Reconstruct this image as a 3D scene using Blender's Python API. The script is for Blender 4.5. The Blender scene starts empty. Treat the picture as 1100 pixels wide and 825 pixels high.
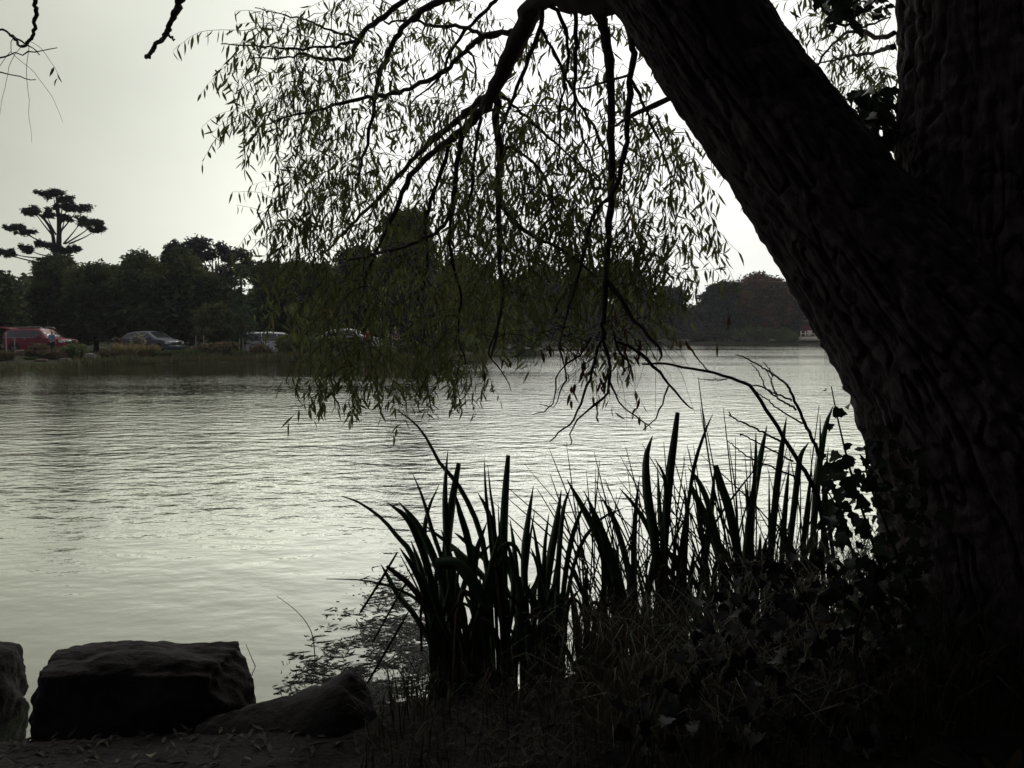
import bpy, bmesh, math, random
import numpy as np
from mathutils import Vector, Matrix

rng = np.random.default_rng(7)
random.seed(7)
scene = bpy.context.scene
COL = scene.collection
R = math.radians

# ------------------------------------------------------------------ camera
FPX, CXP, CYP, HORIZ = 900.0, 550.0, 412.5, 360.0     # photograph is 1100 x 825
CAMZ = 1.6
PITCH = math.atan((CYP - HORIZ) / FPX)
cam_d = bpy.data.cameras.new("camera")
cam = bpy.data.objects.new("camera", cam_d)
COL.objects.link(cam)
cam.location = (0, 0, CAMZ)
cam.rotation_euler = (math.pi / 2 - PITCH, 0, 0)
cam_d.sensor_width = 36.0
cam_d.lens = 36.0 * FPX / 1100.0
cam_d.clip_start = 0.05
cam_d.clip_end = 3000
scene.camera = cam

# ------------------------------------------------------------------ light: overcast sky + one weak, very soft sun ahead
SUN_EL, SUN_AZ = R(42), R(8)          # azimuth measured from +Y (ahead) towards +X
world = bpy.data.worlds.new("World")
scene.world = world
world.use_nodes = True
nt = world.node_tree
nt.nodes.clear()


def wn(t, **kw):
    n = nt.nodes.new(t)
    for k, v in kw.items():
        setattr(n, k, v)
    return n


def wmath(op, a, b=None, c=None, clamp=False):
    n = wn('ShaderNodeMath', operation=op, use_clamp=clamp)
    for i, v in enumerate((a, b, c)):
        if v is None:
            continue
        if isinstance(v, (int, float)):
            n.inputs[i].default_value = v
        else:
            nt.links.new(v, n.inputs[i])
    return n.outputs[0]


tc = wn('ShaderNodeTexCoord')
sky = wn('ShaderNodeTexSky', sky_type='NISHITA')
sky.sun_disc = False
sky.sun_elevation = SUN_EL
sky.sun_rotation = SUN_AZ
sky.dust_density = 6.0
sky.air_density = 1.5
hs = wn('ShaderNodeHueSaturation')
hs.inputs['Saturation'].default_value = 0.12
hs.inputs['Value'].default_value = 0.35
nt.links.new(sky.outputs[0], hs.inputs['Color'])
sep = wn('ShaderNodeSeparateXYZ')
nt.links.new(tc.outputs['Generated'], sep.inputs[0])
# bright patch of thin cloud ahead, heavier cloud to the left; unseen sky behind darkened to shade the trunk
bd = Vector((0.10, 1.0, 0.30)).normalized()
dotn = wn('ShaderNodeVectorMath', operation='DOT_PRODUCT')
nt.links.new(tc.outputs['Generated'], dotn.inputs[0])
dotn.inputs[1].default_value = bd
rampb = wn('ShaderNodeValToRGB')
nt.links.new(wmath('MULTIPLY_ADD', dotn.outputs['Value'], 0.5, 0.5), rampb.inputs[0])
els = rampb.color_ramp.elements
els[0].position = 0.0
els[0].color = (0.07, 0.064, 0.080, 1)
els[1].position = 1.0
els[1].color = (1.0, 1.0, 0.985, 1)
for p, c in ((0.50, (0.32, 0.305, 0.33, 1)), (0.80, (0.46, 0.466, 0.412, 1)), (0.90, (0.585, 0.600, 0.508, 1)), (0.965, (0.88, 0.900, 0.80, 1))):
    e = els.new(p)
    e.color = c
cn = wn('ShaderNodeTexNoise')
cn.inputs['Scale'].default_value = 2.6
cn.inputs['Detail'].default_value = 4
cn.inputs['Roughness'].default_value = 0.45
mp = wn('ShaderNodeMapping')
mp.inputs['Scale'].default_value = (1, 1, 2.2)
nt.links.new(tc.outputs['Generated'], mp.inputs[0])
nt.links.new(mp.outputs[0], cn.inputs['Vector'])
cf = wmath('MULTIPLY_ADD', cn.outputs[0], 0.75, 0.63)
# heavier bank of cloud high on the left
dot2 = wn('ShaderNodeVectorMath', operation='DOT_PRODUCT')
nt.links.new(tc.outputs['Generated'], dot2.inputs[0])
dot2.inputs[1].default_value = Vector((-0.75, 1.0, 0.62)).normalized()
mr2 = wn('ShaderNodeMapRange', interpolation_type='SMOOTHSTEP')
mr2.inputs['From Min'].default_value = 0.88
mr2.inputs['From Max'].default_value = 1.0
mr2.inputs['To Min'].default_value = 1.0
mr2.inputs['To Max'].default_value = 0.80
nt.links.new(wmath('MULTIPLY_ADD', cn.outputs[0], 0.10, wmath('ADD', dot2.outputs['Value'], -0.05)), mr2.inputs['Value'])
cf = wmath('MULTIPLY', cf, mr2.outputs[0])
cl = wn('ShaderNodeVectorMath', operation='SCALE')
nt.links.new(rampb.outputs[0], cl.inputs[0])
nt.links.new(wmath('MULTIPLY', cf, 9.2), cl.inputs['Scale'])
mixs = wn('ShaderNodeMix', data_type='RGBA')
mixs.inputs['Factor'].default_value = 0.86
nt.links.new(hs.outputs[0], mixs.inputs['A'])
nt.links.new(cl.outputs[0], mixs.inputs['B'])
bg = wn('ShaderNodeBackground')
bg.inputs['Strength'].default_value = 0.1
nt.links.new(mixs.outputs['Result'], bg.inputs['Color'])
wo = wn('ShaderNodeOutputWorld')
nt.links.new(bg.outputs[0], wo.inputs[0])

sun_d = bpy.data.lights.new("sun", 'SUN')
sun_d.energy = 0.5
sun_d.angle = R(40)
sun_d.color = (1.0, 0.97, 0.92)
sun = bpy.data.objects.new("sun", sun_d)
COL.objects.link(sun)
sdir = Vector((math.sin(SUN_AZ) * math.cos(SUN_EL), math.cos(SUN_AZ) * math.cos(SUN_EL), math.sin(SUN_EL)))
sun.rotation_euler = (-sdir).to_track_quat('-Z', 'Y').to_euler()

vs = scene.view_settings
vs.view_transform = 'Standard'
vs.look = 'None'
vs.exposure = 0.46
vs.gamma = 1.0
scene.cycles.max_bounces = 6
scene.cycles.diffuse_bounces = 2
scene.cycles.glossy_bounces = 3
scene.cycles.transparent_max_bounces = 4
scene.cycles.volume_bounces = 1

# ------------------------------------------------------------------ helpers
cp, sp = math.cos(PITCH), math.sin(PITCH)


def P(x, y, d):
    """point seen at photo pixel (x, y) at world distance Y = d"""
    u, v = (x - CXP) / FPX, (CYP - y) / FPX
    dy, dz = cp + sp * v, -sp + cp * v
    s = d / dy
    return np.array((u * s, d, CAMZ + dz * s))


def G(x, y, z=0.0):
    """point of the plane at height z seen at photo pixel (x, y)"""
    u, v = (x - CXP) / FPX, (CYP - y) / FPX
    dy, dz = cp + sp * v, -sp + cp * v
    s = (z - CAMZ) / dz
    return np.array((u * s, dy * s, z))


def unit(v):
    return v / (np.linalg.norm(v, axis=-1, keepdims=True) + 1e-9)


class MB:
    """collects faces for ONE mesh"""

    def __init__(self):
        self.v, self.f, self.n = [], [], 0

    def add(self, verts, faces):
        verts = np.asarray(verts, float)
        self.v.append(verts)
        if isinstance(faces, np.ndarray):
            self.f.append(faces + self.n)
        else:
            self.f.append([tuple(i + self.n for i in fc) for fc in faces])
        self.n += len(verts)

    def build(self, name, mat, parent=None, smooth=False, origin=None):
        V = np.concatenate(self.v) if self.v else np.zeros((0, 3))
        if parent is not None and origin is None:
            V = V - np.array(parent.matrix_world.translation if parent.parent is None else (0, 0, 0))
        if origin is not None:
            V = V - np.array(origin)
        loops, sizes = [], []
        for f in self.f:
            if isinstance(f, np.ndarray):
                loops.append(f.ravel())
                sizes.append(np.full(len(f), f.shape[1], np.int32))
            else:
                loops.append(np.array([i for q in f for i in q], np.int32))
                sizes.append(np.array([len(q) for q in f], np.int32))
        loops = np.concatenate(loops).astype(np.int32)
        sizes = np.concatenate(sizes)
        me = bpy.data.meshes.new(name)
        me.vertices.add(len(V))
        me.vertices.foreach_set('co', V.astype(np.float32).ravel())
        me.loops.add(len(loops))
        me.loops.foreach_set('vertex_index', loops)
        me.polygons.add(len(sizes))
        starts = np.concatenate(([0], np.cumsum(sizes)[:-1])).astype(np.int32)
        me.polygons.foreach_set('loop_start', starts)
        me.polygons.foreach_set('loop_total', sizes)
        me.update(calc_edges=True)
        me.validate()
        if smooth:
            me.polygons.foreach_set('use_smooth', np.ones(len(me.polygons), bool))
        if mat is not None:
            me.materials.append(mat)
        o = bpy.data.objects.new(name, me)
        COL.objects.link(o)
        if parent is not None:
            o.parent = parent
        if origin is not None and parent is None:
            o.location = origin
        return o


def tag(o, label=None, cat=None, group=None, kind=None):
    if label:
        o['label'] = label
    if cat:
        o['category'] = cat
    if group:
        o['group'] = group
    if kind:
        o['kind'] = kind
    return o


def empty(name, loc, label, cat, group=None, rz=0.0):
    o = bpy.data.objects.new(name, None)
    o.empty_display_size = 0.2
    COL.objects.link(o)
    o.location = tuple(loc)
    o.rotation_euler = (0, 0, rz)
    o.matrix_world = Matrix.Translation(Vector(tuple(float(a) for a in loc)))
    o.location = tuple(float(a) for a in loc)
    o.rotation_euler = (0, 0, rz)
    return tag(o, label, cat, group)


def local(parent):
    """marker: geometry already given in the parent's own space"""
    return (0, 0, 0)


def resample(pts, n):
    """Catmull-Rom through pts, n points"""
    pts = np.asarray(pts, float)
    if len(pts) == 2:
        t = np.linspace(0, 1, n)[:, None]
        return pts[0] * (1 - t) + pts[1] * t
    ext = np.vstack([2 * pts[0] - pts[1], pts, 2 * pts[-1] - pts[-2]])
    seg = len(pts) - 1
    u = np.linspace(0, seg - 1e-6, n)
    i = u.astype(int)
    t = (u - i)[:, None]
    p0, p1, p2, p3 = ext[i], ext[i + 1], ext[i + 2], ext[i + 3]
    return 0.5 * (2 * p1 + (p2 - p0) * t + (2 * p0 - 5 * p1 + 4 * p2 - p3) * t ** 2 + (3 * p1 - p0 - 3 * p2 + p3) * t ** 3)


def frames(pts):
    T = np.gradient(pts, axis=0)
    T = unit(T)
    ref = np.array((0, 1.0, 0)) if abs(T[0][1]) < 0.9 else np.array((1.0, 0, 0))
    N = np.zeros_like(pts)
    n = np.cross(T[0], ref)
    n /= np.linalg.norm(n)
    for i in range(len(pts)):
        n = n - T[i] * np.dot(n, T[i])
        n /= np.linalg.norm(n) + 1e-9
        N[i] = n
    return T, N, np.cross(T, N)


def tube(mb, pts, radii, sides=5, cap=True):
    pts = np.asarray(pts, float)
    m = len(pts)
    radii = np.interp(np.linspace(0, 1, m), np.linspace(0, 1, len(np.atleast_1d(radii))), np.atleast_1d(radii)) if len(np.atleast_1d(radii)) != m else np.asarray(radii)
    T, N, B = frames(pts)
    a = np.linspace(0, 2 * np.pi, sides, endpoint=False)
    ring = np.cos(a)[None, :, None] * N[:, None] + np.sin(a)[None, :, None] * B[:, None]
    V = (pts[:, None] + ring * radii[:, None, None]).reshape(-1, 3)
    i = np.arange(m - 1)[:, None] * sides
    j = np.arange(sides)[None]
    k = (j + 1) % sides
    F = np.stack([i + j, i + k, i + k + sides, i + j + sides], -1).reshape(-1, 4)
    mb.add(V, F)
    if cap:
        mb.add(V[-sides:], [tuple(range(sides))])
        mb.add(V[:sides], [tuple(range(sides))[::-1]])


def box(mb, c, s, rz=0.0, taper=1.0):
    x, y, z = np.array(s) / 2
    v = np.array([(-x, -y, -z), (x, -y, -z), (x, y, -z), (-x, y, -z), (-x * taper, -y * taper, z), (x * taper, -y * taper, z), (x * taper, y * taper, z), (-x * taper, y * taper, z)])
    c_, s_ = math.cos(rz), math.sin(rz)
    v = v @ np.array(((c_, s_, 0), (-s_, c_, 0), (0, 0, 1))) + np.array(c)
    mb.add(v, [(0, 3, 2, 1), (4, 5, 6, 7), (0, 1, 5, 4), (1, 2, 6, 5), (2, 3, 7, 6), (3, 0, 4, 7)])


_lat = {}


def vnoise(u, v, seed=0, period=None):
    """2-D value noise 0..1; u wraps with an integer period when given"""
    key = seed
    if key not in _lat:
        _lat[key] = np.random.default_rng(1000 + seed).random((64, 256))
    L = _lat[key]
    iu, iv = np.floor(u).astype(int), np.floor(v).astype(int)
    fu, fv = u - iu, v - iv
    fu, fv = fu * fu * (3 - 2 * fu), fv * fv * (3 - 2 * fv)
    p = period or 64
    a, b = iu % p, (iu + 1) % p
    c, d = iv % 256, (iv + 1) % 256
    return (L[a % 64, c] * (1 - fu) + L[b % 64, c] * fu) * (1 - fv) + (L[a % 64, d] * (1 - fu) + L[b % 64, d] * fu) * fv


def fbm(u, v, seed=0, octs=3):
    s, a, t = 0, 1.0, 0
    for k in range(octs):
        s = s + a * vnoise(u * 2 ** k, v * 2 ** k, seed + k)
        t += a
        a *= 0.5
    return s / t


# ------------------------------------------------------------------ materials
def new_mat(name):
    m = bpy.data.materials.new(name)
    m.use_nodes = True
    m.node_tree.nodes.clear()
    return m, m.node_tree


def N_(t, typ, **kw):
    n = t.nodes.new(typ)
    for k, v in kw.items():
        setattr(n, k, v)
    return n


def surf(name, c1, c2=None, rough=0.8, scale=4.0, bump=0.0, bscale=30.0, spec=0.3, metal=0.0, detail=6, bdist=0.02, stretch=(1, 1, 1), coat=0.0):
    """principled with a noise-mottled base colour and optional bump"""
    m, t = new_mat(name)
    b = N_(t, 'ShaderNodeBsdfPrincipled')
    o = N_(t, 'ShaderNodeOutputMaterial')
    t.links.new(b.outputs[0], o.inputs[0])
    b.inputs['Roughness'].default_value = rough
    b.inputs['Metallic'].default_value = metal
    b.inputs['Specular IOR Level'].default_value = spec
    b.inputs['Coat Weight'].default_value = coat
    co = N_(t, 'ShaderNodeTexCoord')
    mp = N_(t, 'ShaderNodeMapping')
    mp.inputs['Scale'].default_value = stretch
    t.links.new(co.outputs['Object'], mp.inputs[0])
    if c2 is None:
        c2 = tuple(x * 0.75 for x in c1)
    n = N_(t, 'ShaderNodeTexNoise')
    n.inputs['Scale'].default_value = scale
    n.inputs['Detail'].default_value = detail
    n.inputs['Roughness'].default_value = 0.6
    t.links.new(mp.outputs[0], n.inputs['Vector'])
    r = N_(t, 'ShaderNodeValToRGB')
    r.color_ramp.elements[0].position = 0.32
    r.color_ramp.elements[0].color = (*c2, 1)
    r.color_ramp.elements[1].position = 0.68
    r.color_ramp.elements[1].color = (*c1, 1)
    t.links.new(n.outputs[0], r.inputs[0])
    t.links.new(r.outputs[0], b.inputs['Base Color'])
    if bump > 0:
        n2 = N_(t, 'ShaderNodeTexNoise')
        n2.inputs['Scale'].default_value = bscale
        n2.inputs['Detail'].default_value = 8
        n2.inputs['Roughness'].default_value = 0.65
        t.links.new(mp.outputs[0], n2.inputs['Vector'])
        bp = N_(t, 'ShaderNodeBump')
        bp.inputs['Strength'].default_value = bump
        bp.inputs['Distance'].default_value = bdist
        t.links.new(n2.outputs[0], bp.inputs['Height'])
        t.links.new(bp.outputs[0], b.inputs['Normal'])
    return m


def leafmat(name, cols, trans=0.25, rough=0.6, spec=0.25, patch=None, pscale=0.5):
    """every leaf takes its own tint from a ramp; optional larger patches of another tint"""
    m, t = new_mat(name)
    g = N_(t, 'ShaderNodeNewGeometry')
    r = N_(t, 'ShaderNodeValToRGB')
    els = r.color_ramp.elements
    els[0].color = (*cols[0], 1)
    els[1].color = (*cols[-1], 1)
    for i, c in enumerate(cols[1:-1]):
        e = els.new((i + 1) / (len(cols) - 1))
        e.color = (*c, 1)
    t.links.new(g.outputs['Random Per Island'], r.inputs[0])
    col = r.outputs[0]
    if patch:
        co = N_(t, 'ShaderNodeTexCoord')
        n = N_(t, 'ShaderNodeTexNoise')
        n.inputs['Scale'].default_value = pscale
        n.inputs['Detail'].default_value = 2
        t.links.new(co.outputs['Object'], n.inputs['Vector'])
        rr = N_(t, 'ShaderNodeValToRGB')
        rr.color_ramp.elements[0].position = 0.45
        rr.color_ramp.elements[1].position = 0.62
        t.links.new(n.outputs[0], rr.inputs[0])
        mx = N_(t, 'ShaderNodeMix', data_type='RGBA')
        t.links.new(rr.outputs[0], mx.inputs['Factor'])
        t.links.new(col, mx.inputs['A'])
        mx.inputs['B'].default_value = (*patch, 1)
        col = mx.outputs['Result']
    b = N_(t, 'ShaderNodeBsdfPrincipled')
    b.inputs['Roughness'].default_value = rough
    b.inputs['Specular IOR Level'].default_value = spec
    t.links.new(col, b.inputs['Base Color'])
    tr = N_(t, 'ShaderNodeBsdfTranslucent')
    t.links.new(col, tr.inputs['Color'])
    mix = N_(t, 'ShaderNodeMixShader')
    mix.inputs[0].default_value = trans
    t.links.new(b.outputs[0], mix.inputs[1])
    t.links.new(tr.outputs[0], mix.inputs[2])
    o = N_(t, 'ShaderNodeOutputMaterial')
    t.links.new(mix.outputs[0], o.inputs[0])
    return m


def water_mat():
    m, t = new_mat("lake_water")
    b = N_(t, 'ShaderNodeBsdfPrincipled')
    b.inputs['Base Color'].default_value = (0.030, 0.036, 0.024, 1)
    b.inputs['Roughness'].default_value = 1.0
    b.inputs['Specular IOR Level'].default_value = 0.0
    gl = N_(t, 'ShaderNodeBsdfGlossy')
    gl.inputs['Color'].default_value = (0.99, 1.0, 0.915, 1)
    gl.inputs['Roughness'].default_value = 0.02
    fr = N_(t, 'ShaderNodeFresnel')
    fr.inputs['IOR'].default_value = 1.36
    pwf = N_(t, 'ShaderNodeMath', operation='MULTIPLY', use_clamp=True)
    t.links.new(fr.outputs[0], pwf.inputs[0])
    pwf.inputs[1].default_value = 2.75
    mxs = N_(t, 'ShaderNodeMixShader')
    t.links.new(pwf.outputs[0], mxs.inputs[0])
    t.links.new(b.outputs[0], mxs.inputs[1])
    t.links.new(gl.outputs[0], mxs.inputs[2])
    o = N_(t, 'ShaderNodeOutputMaterial')
    t.links.new(mxs.outputs[0], o.inputs[0])
    co = N_(t, 'ShaderNodeTexCoord')

    def noise(sx, sy, scale, detail, rot=0.0, rough=0.5):
        mp = N_(t, 'ShaderNodeMapping')
        mp.inputs['Scale'].default_value = (sx, sy, 1)
        mp.inputs['Rotation'].default_value = (0, 0, rot)
        t.links.new(co.outputs['Object'], mp.inputs[0])
        n = N_(t, 'ShaderNodeTexNoise')
        n.inputs['Scale'].default_value = scale
        n.inputs['Detail'].default_value = detail
        n.inputs['Roughness'].default_value = rough
        t.links.new(mp.outputs[0], n.inputs['Vector'])
        return n.outputs[0]

    def mth(op, a, b_=None, c=None, clamp=False):
        n = N_(t, 'ShaderNodeMath', operation=op, use_clamp=clamp)
        for i, v in enumerate((a, b_, c)):
            if v is None:
                continue
            if isinstance(v, (int, float)):
                n.inputs[i].default_value = v
            else:
                t.links.new(v, n.inputs[i])
        return n.outputs[0]
    small = noise(0.75, 1.0, 9.0, 3, 0.12, 0.6)
    mid = noise(0.65, 1.0, 3.4, 2, -0.1)
    swell = noise(0.5, 1.0, 0.7, 1, 0.2)
    # wind: calm strip along the near bank, ripples growing outward, cat's paws farther out
    sx = N_(t, 'ShaderNodeSeparateXYZ')
    t.links.new(co.outputs['Object'], sx.inputs[0])
    near = N_(t, 'ShaderNodeMapRange')
    near.inputs['From Min'].default_value = 3.6
    near.inputs['From Max'].default_value = 8.0
    near.inputs['To Min'].default_value = 0.13
    near.inputs['To Max'].default_value = 1.0
    t.links.new(sx.outputs['Y'], near.inputs['Value'])
    paws = noise(0.35, 1.0, 0.09, 3, 0.1)
    pw = N_(t, 'ShaderNodeMapRange')
    pw.inputs['From Min'].default_value = 0.35
    pw.inputs['From Max'].default_value = 0.65
    pw.inputs['To Min'].default_value = 0.45
    pw.inputs['To Max'].default_value = 1.25
    t.links.new(paws, pw.inputs['Value'])
    # lee of the left bank: trees keep the wind off
    def rng_(out, a, b_):
        n = N_(t, 'ShaderNodeMapRange')
        n.inputs['From Min'].default_value = a
        n.inputs['From Max'].default_value = b_
        t.links.new(out, n.inputs['Value'])
        return n.outputs[0]
    lee = mth('MULTIPLY', rng_(sx.outputs['Y'], 13.0, 40.0), rng_(sx.outputs['X'], 1.0, -7.0))
    lee = mth('MULTIPLY_ADD', lee, -0.55, 1.0)
    amp = mth('MULTIPLY', mth('MULTIPLY', near.outputs[0], pw.outputs[0]), lee)
    h = mth('ADD', mth('MULTIPLY', small, 0.014), mth('MULTIPLY', mid, 0.036))
    h = mth('MULTIPLY', h, amp)
    h = mth('ADD', h, mth('MULTIPLY', swell, 0.022))
    h = mth('ADD', h, mth('MULTIPLY', mid, 0.004))
    bp = N_(t, 'ShaderNodeBump')
    bp.inputs['Strength'].default_value = 1.0
    bp.inputs['Distance'].default_value = 1.0
    t.links.new(h, bp.inputs['Height'])
    t.links.new(bp.outputs[0], gl.inputs['Normal'])
    t.links.new(bp.outputs[0], fr.inputs['Normal'])
    return m


M = {}
M['water'] = water_mat()
M['soil'] = surf('wet_soil', (0.030, 0.024, 0.020), (0.012, 0.010, 0.009), 0.85, 6, 0.9, 35, 0.3, bdist=0.03)
M['turf'] = surf('turf', (0.035, 0.042, 0.018), (0.030, 0.027, 0.016), 0.95, 0.9, 0.5, 6, 0.1, bdist=0.1)
M['bark'] = surf('willow_bark', (0.125, 0.098, 0.098), (0.060, 0.048, 0.050), 0.9, 9, 0.8, 45, 0.2, stretch=(1, 1, 0.35), bdist=0.015)
def bark_grain():
    m, t = new_mat('furrowed_bark')
    b = N_(t, 'ShaderNodeBsdfPrincipled')
    b.inputs['Roughness'].default_value = 0.9
    b.inputs['Specular IOR Level'].default_value = 0.2
    o = N_(t, 'ShaderNodeOutputMaterial')
    t.links.new(b.outputs[0], o.inputs[0])
    at = N_(t, 'ShaderNodeAttribute')
    at.attribute_name = 'grain'
    hs_ = []
    for sc, dt in ((26, 5), (75, 6)):
        n = N_(t, 'ShaderNodeTexNoise')
        n.inputs['Scale'].default_value = sc
        n.inputs['Detail'].default_value = dt
        n.inputs['Roughness'].default_value = 0.62
        n.inputs['Distortion'].default_value = 0.4
        t.links.new(at.outputs['Vector'], n.inputs['Vector'])
        hs_.append(n.outputs[0])
    r = N_(t, 'ShaderNodeValToRGB')
    r.color_ramp.elements[0].position = 0.36
    r.color_ramp.elements[0].color = (0.060, 0.047, 0.052, 1)
    r.color_ramp.elements[1].position = 0.64
    r.color_ramp.elements[1].color = (0.150, 0.118, 0.124, 1)
    t.links.new(hs_[0], r.inputs[0])
    t.links.new(r.outputs[0], b.inputs['Base Color'])
    ad = N_(t, 'ShaderNodeMath', operation='MULTIPLY_ADD')
    t.links.new(hs_[1], ad.inputs[0])
    ad.inputs[1].default_value = 0.5
    t.links.new(hs_[0], ad.inputs[2])
    bp = N_(t, 'ShaderNodeBump')
    bp.inputs['Strength'].default_value = 1.0
    bp.inputs['Distance'].default_value = 0.035
    t.links.new(ad.outputs[0], bp.inputs['Height'])
    t.links.new(bp.outputs[0], b.inputs['Normal'])
    return m


M['barkg'] = bark_grain()
M['twig'] = surf('willow_twig', (0.030, 0.026, 0.020), (0.018, 0.015, 0.013), 0.8, 14, 0, 30, 0.2)
M['deadtwig'] = surf('dead_twig', (0.028, 0.024, 0.022), (0.016, 0.014, 0.013), 0.85, 14, 0, 30, 0.2)
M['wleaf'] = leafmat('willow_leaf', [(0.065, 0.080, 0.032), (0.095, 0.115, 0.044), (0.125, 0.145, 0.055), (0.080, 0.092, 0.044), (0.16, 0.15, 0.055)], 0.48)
M['dleaf'] = leafmat('dead_leaf', [(0.06, 0.025, 0.015), (0.10, 0.05, 0.02), (0.13, 0.09, 0.04)], 0.2)
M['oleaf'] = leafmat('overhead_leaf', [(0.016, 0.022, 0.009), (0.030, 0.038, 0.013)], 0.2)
M['iris'] = leafmat('iris_blade', [(0.042, 0.080, 0.036), (0.070, 0.120, 0.050), (0.055, 0.105, 0.055)], 0.38, 0.4, 0.4)
M['irisdead'] = leafmat('withered_blade', [(0.07, 0.04, 0.026), (0.10, 0.075, 0.045)], 0.2, 0.7)
M['pale'] = leafmat('bleached_stalk', [(0.16, 0.16, 0.10), (0.22, 0.20, 0.13)], 0.2, 0.7)
M['drygrass'] = leafmat('dry_grass', [(0.05, 0.035, 0.025), (0.08, 0.06, 0.04), (0.03, 0.035, 0.02)], 0.2, 0.8)
M['grass'] = leafmat('green_grass', [(0.020, 0.030, 0.014), (0.035, 0.045, 0.02), (0.05, 0.05, 0.025)], 0.2, 0.7)
M['ivy'] = leafmat('ivy_leaf', [(0.010, 0.018, 0.010), (0.018, 0.030, 0.014), (0.030, 0.052, 0.020)], 0.2, 0.5, 0.25)
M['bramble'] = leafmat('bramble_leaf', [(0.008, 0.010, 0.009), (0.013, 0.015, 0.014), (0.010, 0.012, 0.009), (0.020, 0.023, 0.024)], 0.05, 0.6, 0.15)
M['rock'] = surf('shore_stone', (0.036, 0.029, 0.028), (0.015, 0.013, 0.013), 0.85, 5, 1.0, 22, 0.25, bdist=0.03)
M['rockpale'] = surf('pale_stone', (0.26, 0.24, 0.22), (0.14, 0.13, 0.12), 0.9, 5, 0.8, 12, 0.2, bdist=0.04)
M['rockred'] = surf('reddish_stone', (0.16, 0.11, 0.09), (0.09, 0.06, 0.05), 0.9, 4, 0.8, 12, 0.2, bdist=0.04)
M['trunkfar'] = surf('far_bark', (0.05, 0.042, 0.036), (0.03, 0.026, 0.024), 0.95, 3, 0, 30, 0.1)
M['grey_trunk'] = surf('grey_bark', (0.14, 0.125, 0.11), (0.08, 0.07, 0.065), 0.9, 2, 0, 30, 0.1)
FO = {
    'evergreen': leafmat('evergreen_needles', [(0.024, 0.036, 0.022), (0.044, 0.065, 0.032), (0.082, 0.105, 0.048)], 0.1, 0.8, 0.1, (0.128, 0.145, 0.061), 0.35),
    'olive': leafmat('olive_foliage', [(0.063, 0.077, 0.034), (0.112, 0.126, 0.053), (0.084, 0.098, 0.045)], 0.15, 0.8, 0.1, (0.049, 0.063, 0.028), 0.4),
    'blue': leafmat('cypress_foliage', [(0.024, 0.032, 0.027), (0.041, 0.051, 0.043), (0.031, 0.039, 0.034)], 0.1, 0.8, 0.1),
    'spruce': leafmat('spruce_needles', [(0.034, 0.062, 0.031), (0.067, 0.112, 0.056), (0.048, 0.081, 0.039)], 0.1, 0.8, 0.1),
    'euc': leafmat('gum_foliage', [(0.034, 0.036, 0.033), (0.058, 0.062, 0.052), (0.044, 0.047, 0.042)], 0.15, 0.7, 0.2),
    'autumn': leafmat('autumn_foliage', [(0.060, 0.055, 0.036), (0.105, 0.072, 0.048), (0.046, 0.054, 0.036)], 0.15, 0.8, 0.1, (0.20, 0.095, 0.058), 0.30),
    'greyish': leafmat('greyish_foliage', [(0.052, 0.049, 0.047), (0.081, 0.074, 0.068), (0.058, 0.058, 0.052)], 0.15, 0.8, 0.1),
    'tan': leafmat('tan_sedge', [(0.276, 0.218, 0.103), (0.391, 0.310, 0.161), (0.172, 0.161, 0.075)], 0.2, 0.8, 0.1),
    'sedge': leafmat('green_sedge', [(0.091, 0.130, 0.046), (0.143, 0.176, 0.072), (0.065, 0.098, 0.036)], 0.2, 0.8, 0.1),
    'shore': leafmat('shore_reed', [(0.063, 0.081, 0.036), (0.119, 0.129, 0.063), (0.154, 0.119, 0.070), (0.077, 0.098, 0.042)], 0.2, 0.8, 0.1),
    'russet': leafmat('russet_scrub', [(0.125, 0.095, 0.060), (0.17, 0.125, 0.080), (0.085, 0.085, 0.050)], 0.2, 0.8, 0.1),
    'white': leafmat('pale_plumes', [(0.22, 0.21, 0.16), (0.32, 0.30, 0.23)], 0.3, 0.8, 0.1),
    'yellow': leafmat('yellow_green_shrub', [(0.120, 0.144, 0.036), (0.192, 0.204, 0.060), (0.084, 0.108, 0.036)], 0.25, 0.8, 0.1),
}

# ------------------------------------------------------------------ the setting: lake, land
water = MB()
water.add([(-400, -3, 0), (400, -3, 0), (400, 320, 0), (-400, 320, 0)], [(0, 1, 2, 3)])
tag(water.build('lake_water', M['water']), kind='structure')

SHORE = np.array([(-200, 28), (-60, 36), (-25, 41.5), (-20.7, 46.5), (-14.2, 50.5), (-8.5, 51), (-4.5, 55), (-1.5, 69), (1.5, 100), (2.6, 122), (6, 146), (25, 153), (60, 156), (120, 130), (300, 90)], float)


def shore_dist(x, y):
    """signed distance to the far shoreline, positive on land"""
    best = np.full(x.shape, 1e9)
    for a, b in zip(SHORE[:-1], SHORE[1:]):
        ab = b - a
        t = np.clip(((x - a[0]) * ab[0] + (y - a[1]) * ab[1]) / (ab @ ab), 0, 1)
        best = np.minimum(best, np.hypot(x - a[0] - t * ab[0], y - a[1] - t * ab[1]))
    ys = np.interp(x, SHORE[:, 0], SHORE[:, 1])
    return np.where(y > ys, best, -best)


def land_z(x, y):
    x, y = np.asarray(x, float), np.asarray(y, float)
    d = shore_dist(x, y)
    n = fbm(x * 0.25, y * 0.25, 40)
    up = 0.34 * (1 - np.exp(-np.maximum(d, 0) / 1.6)) + 0.10 * (n - 0.5) * np.clip(d / 2, 0, 1)
    up = up + np.clip((d - 25) / 150, 0, 1) ** 1.3 * 9 * (0.7 + 0.6 * fbm(x * 0.02, y * 0.02, 44))
    # lawn mound behind the parked people carrier
    up = up + 0.75 * np.exp(-(((x + 12.5) / 3.0) ** 2 + ((y - 60) / 3.0) ** 2))
    return np.where(d > 0, up, np.maximum(d * 0.35, -1.2))


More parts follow.
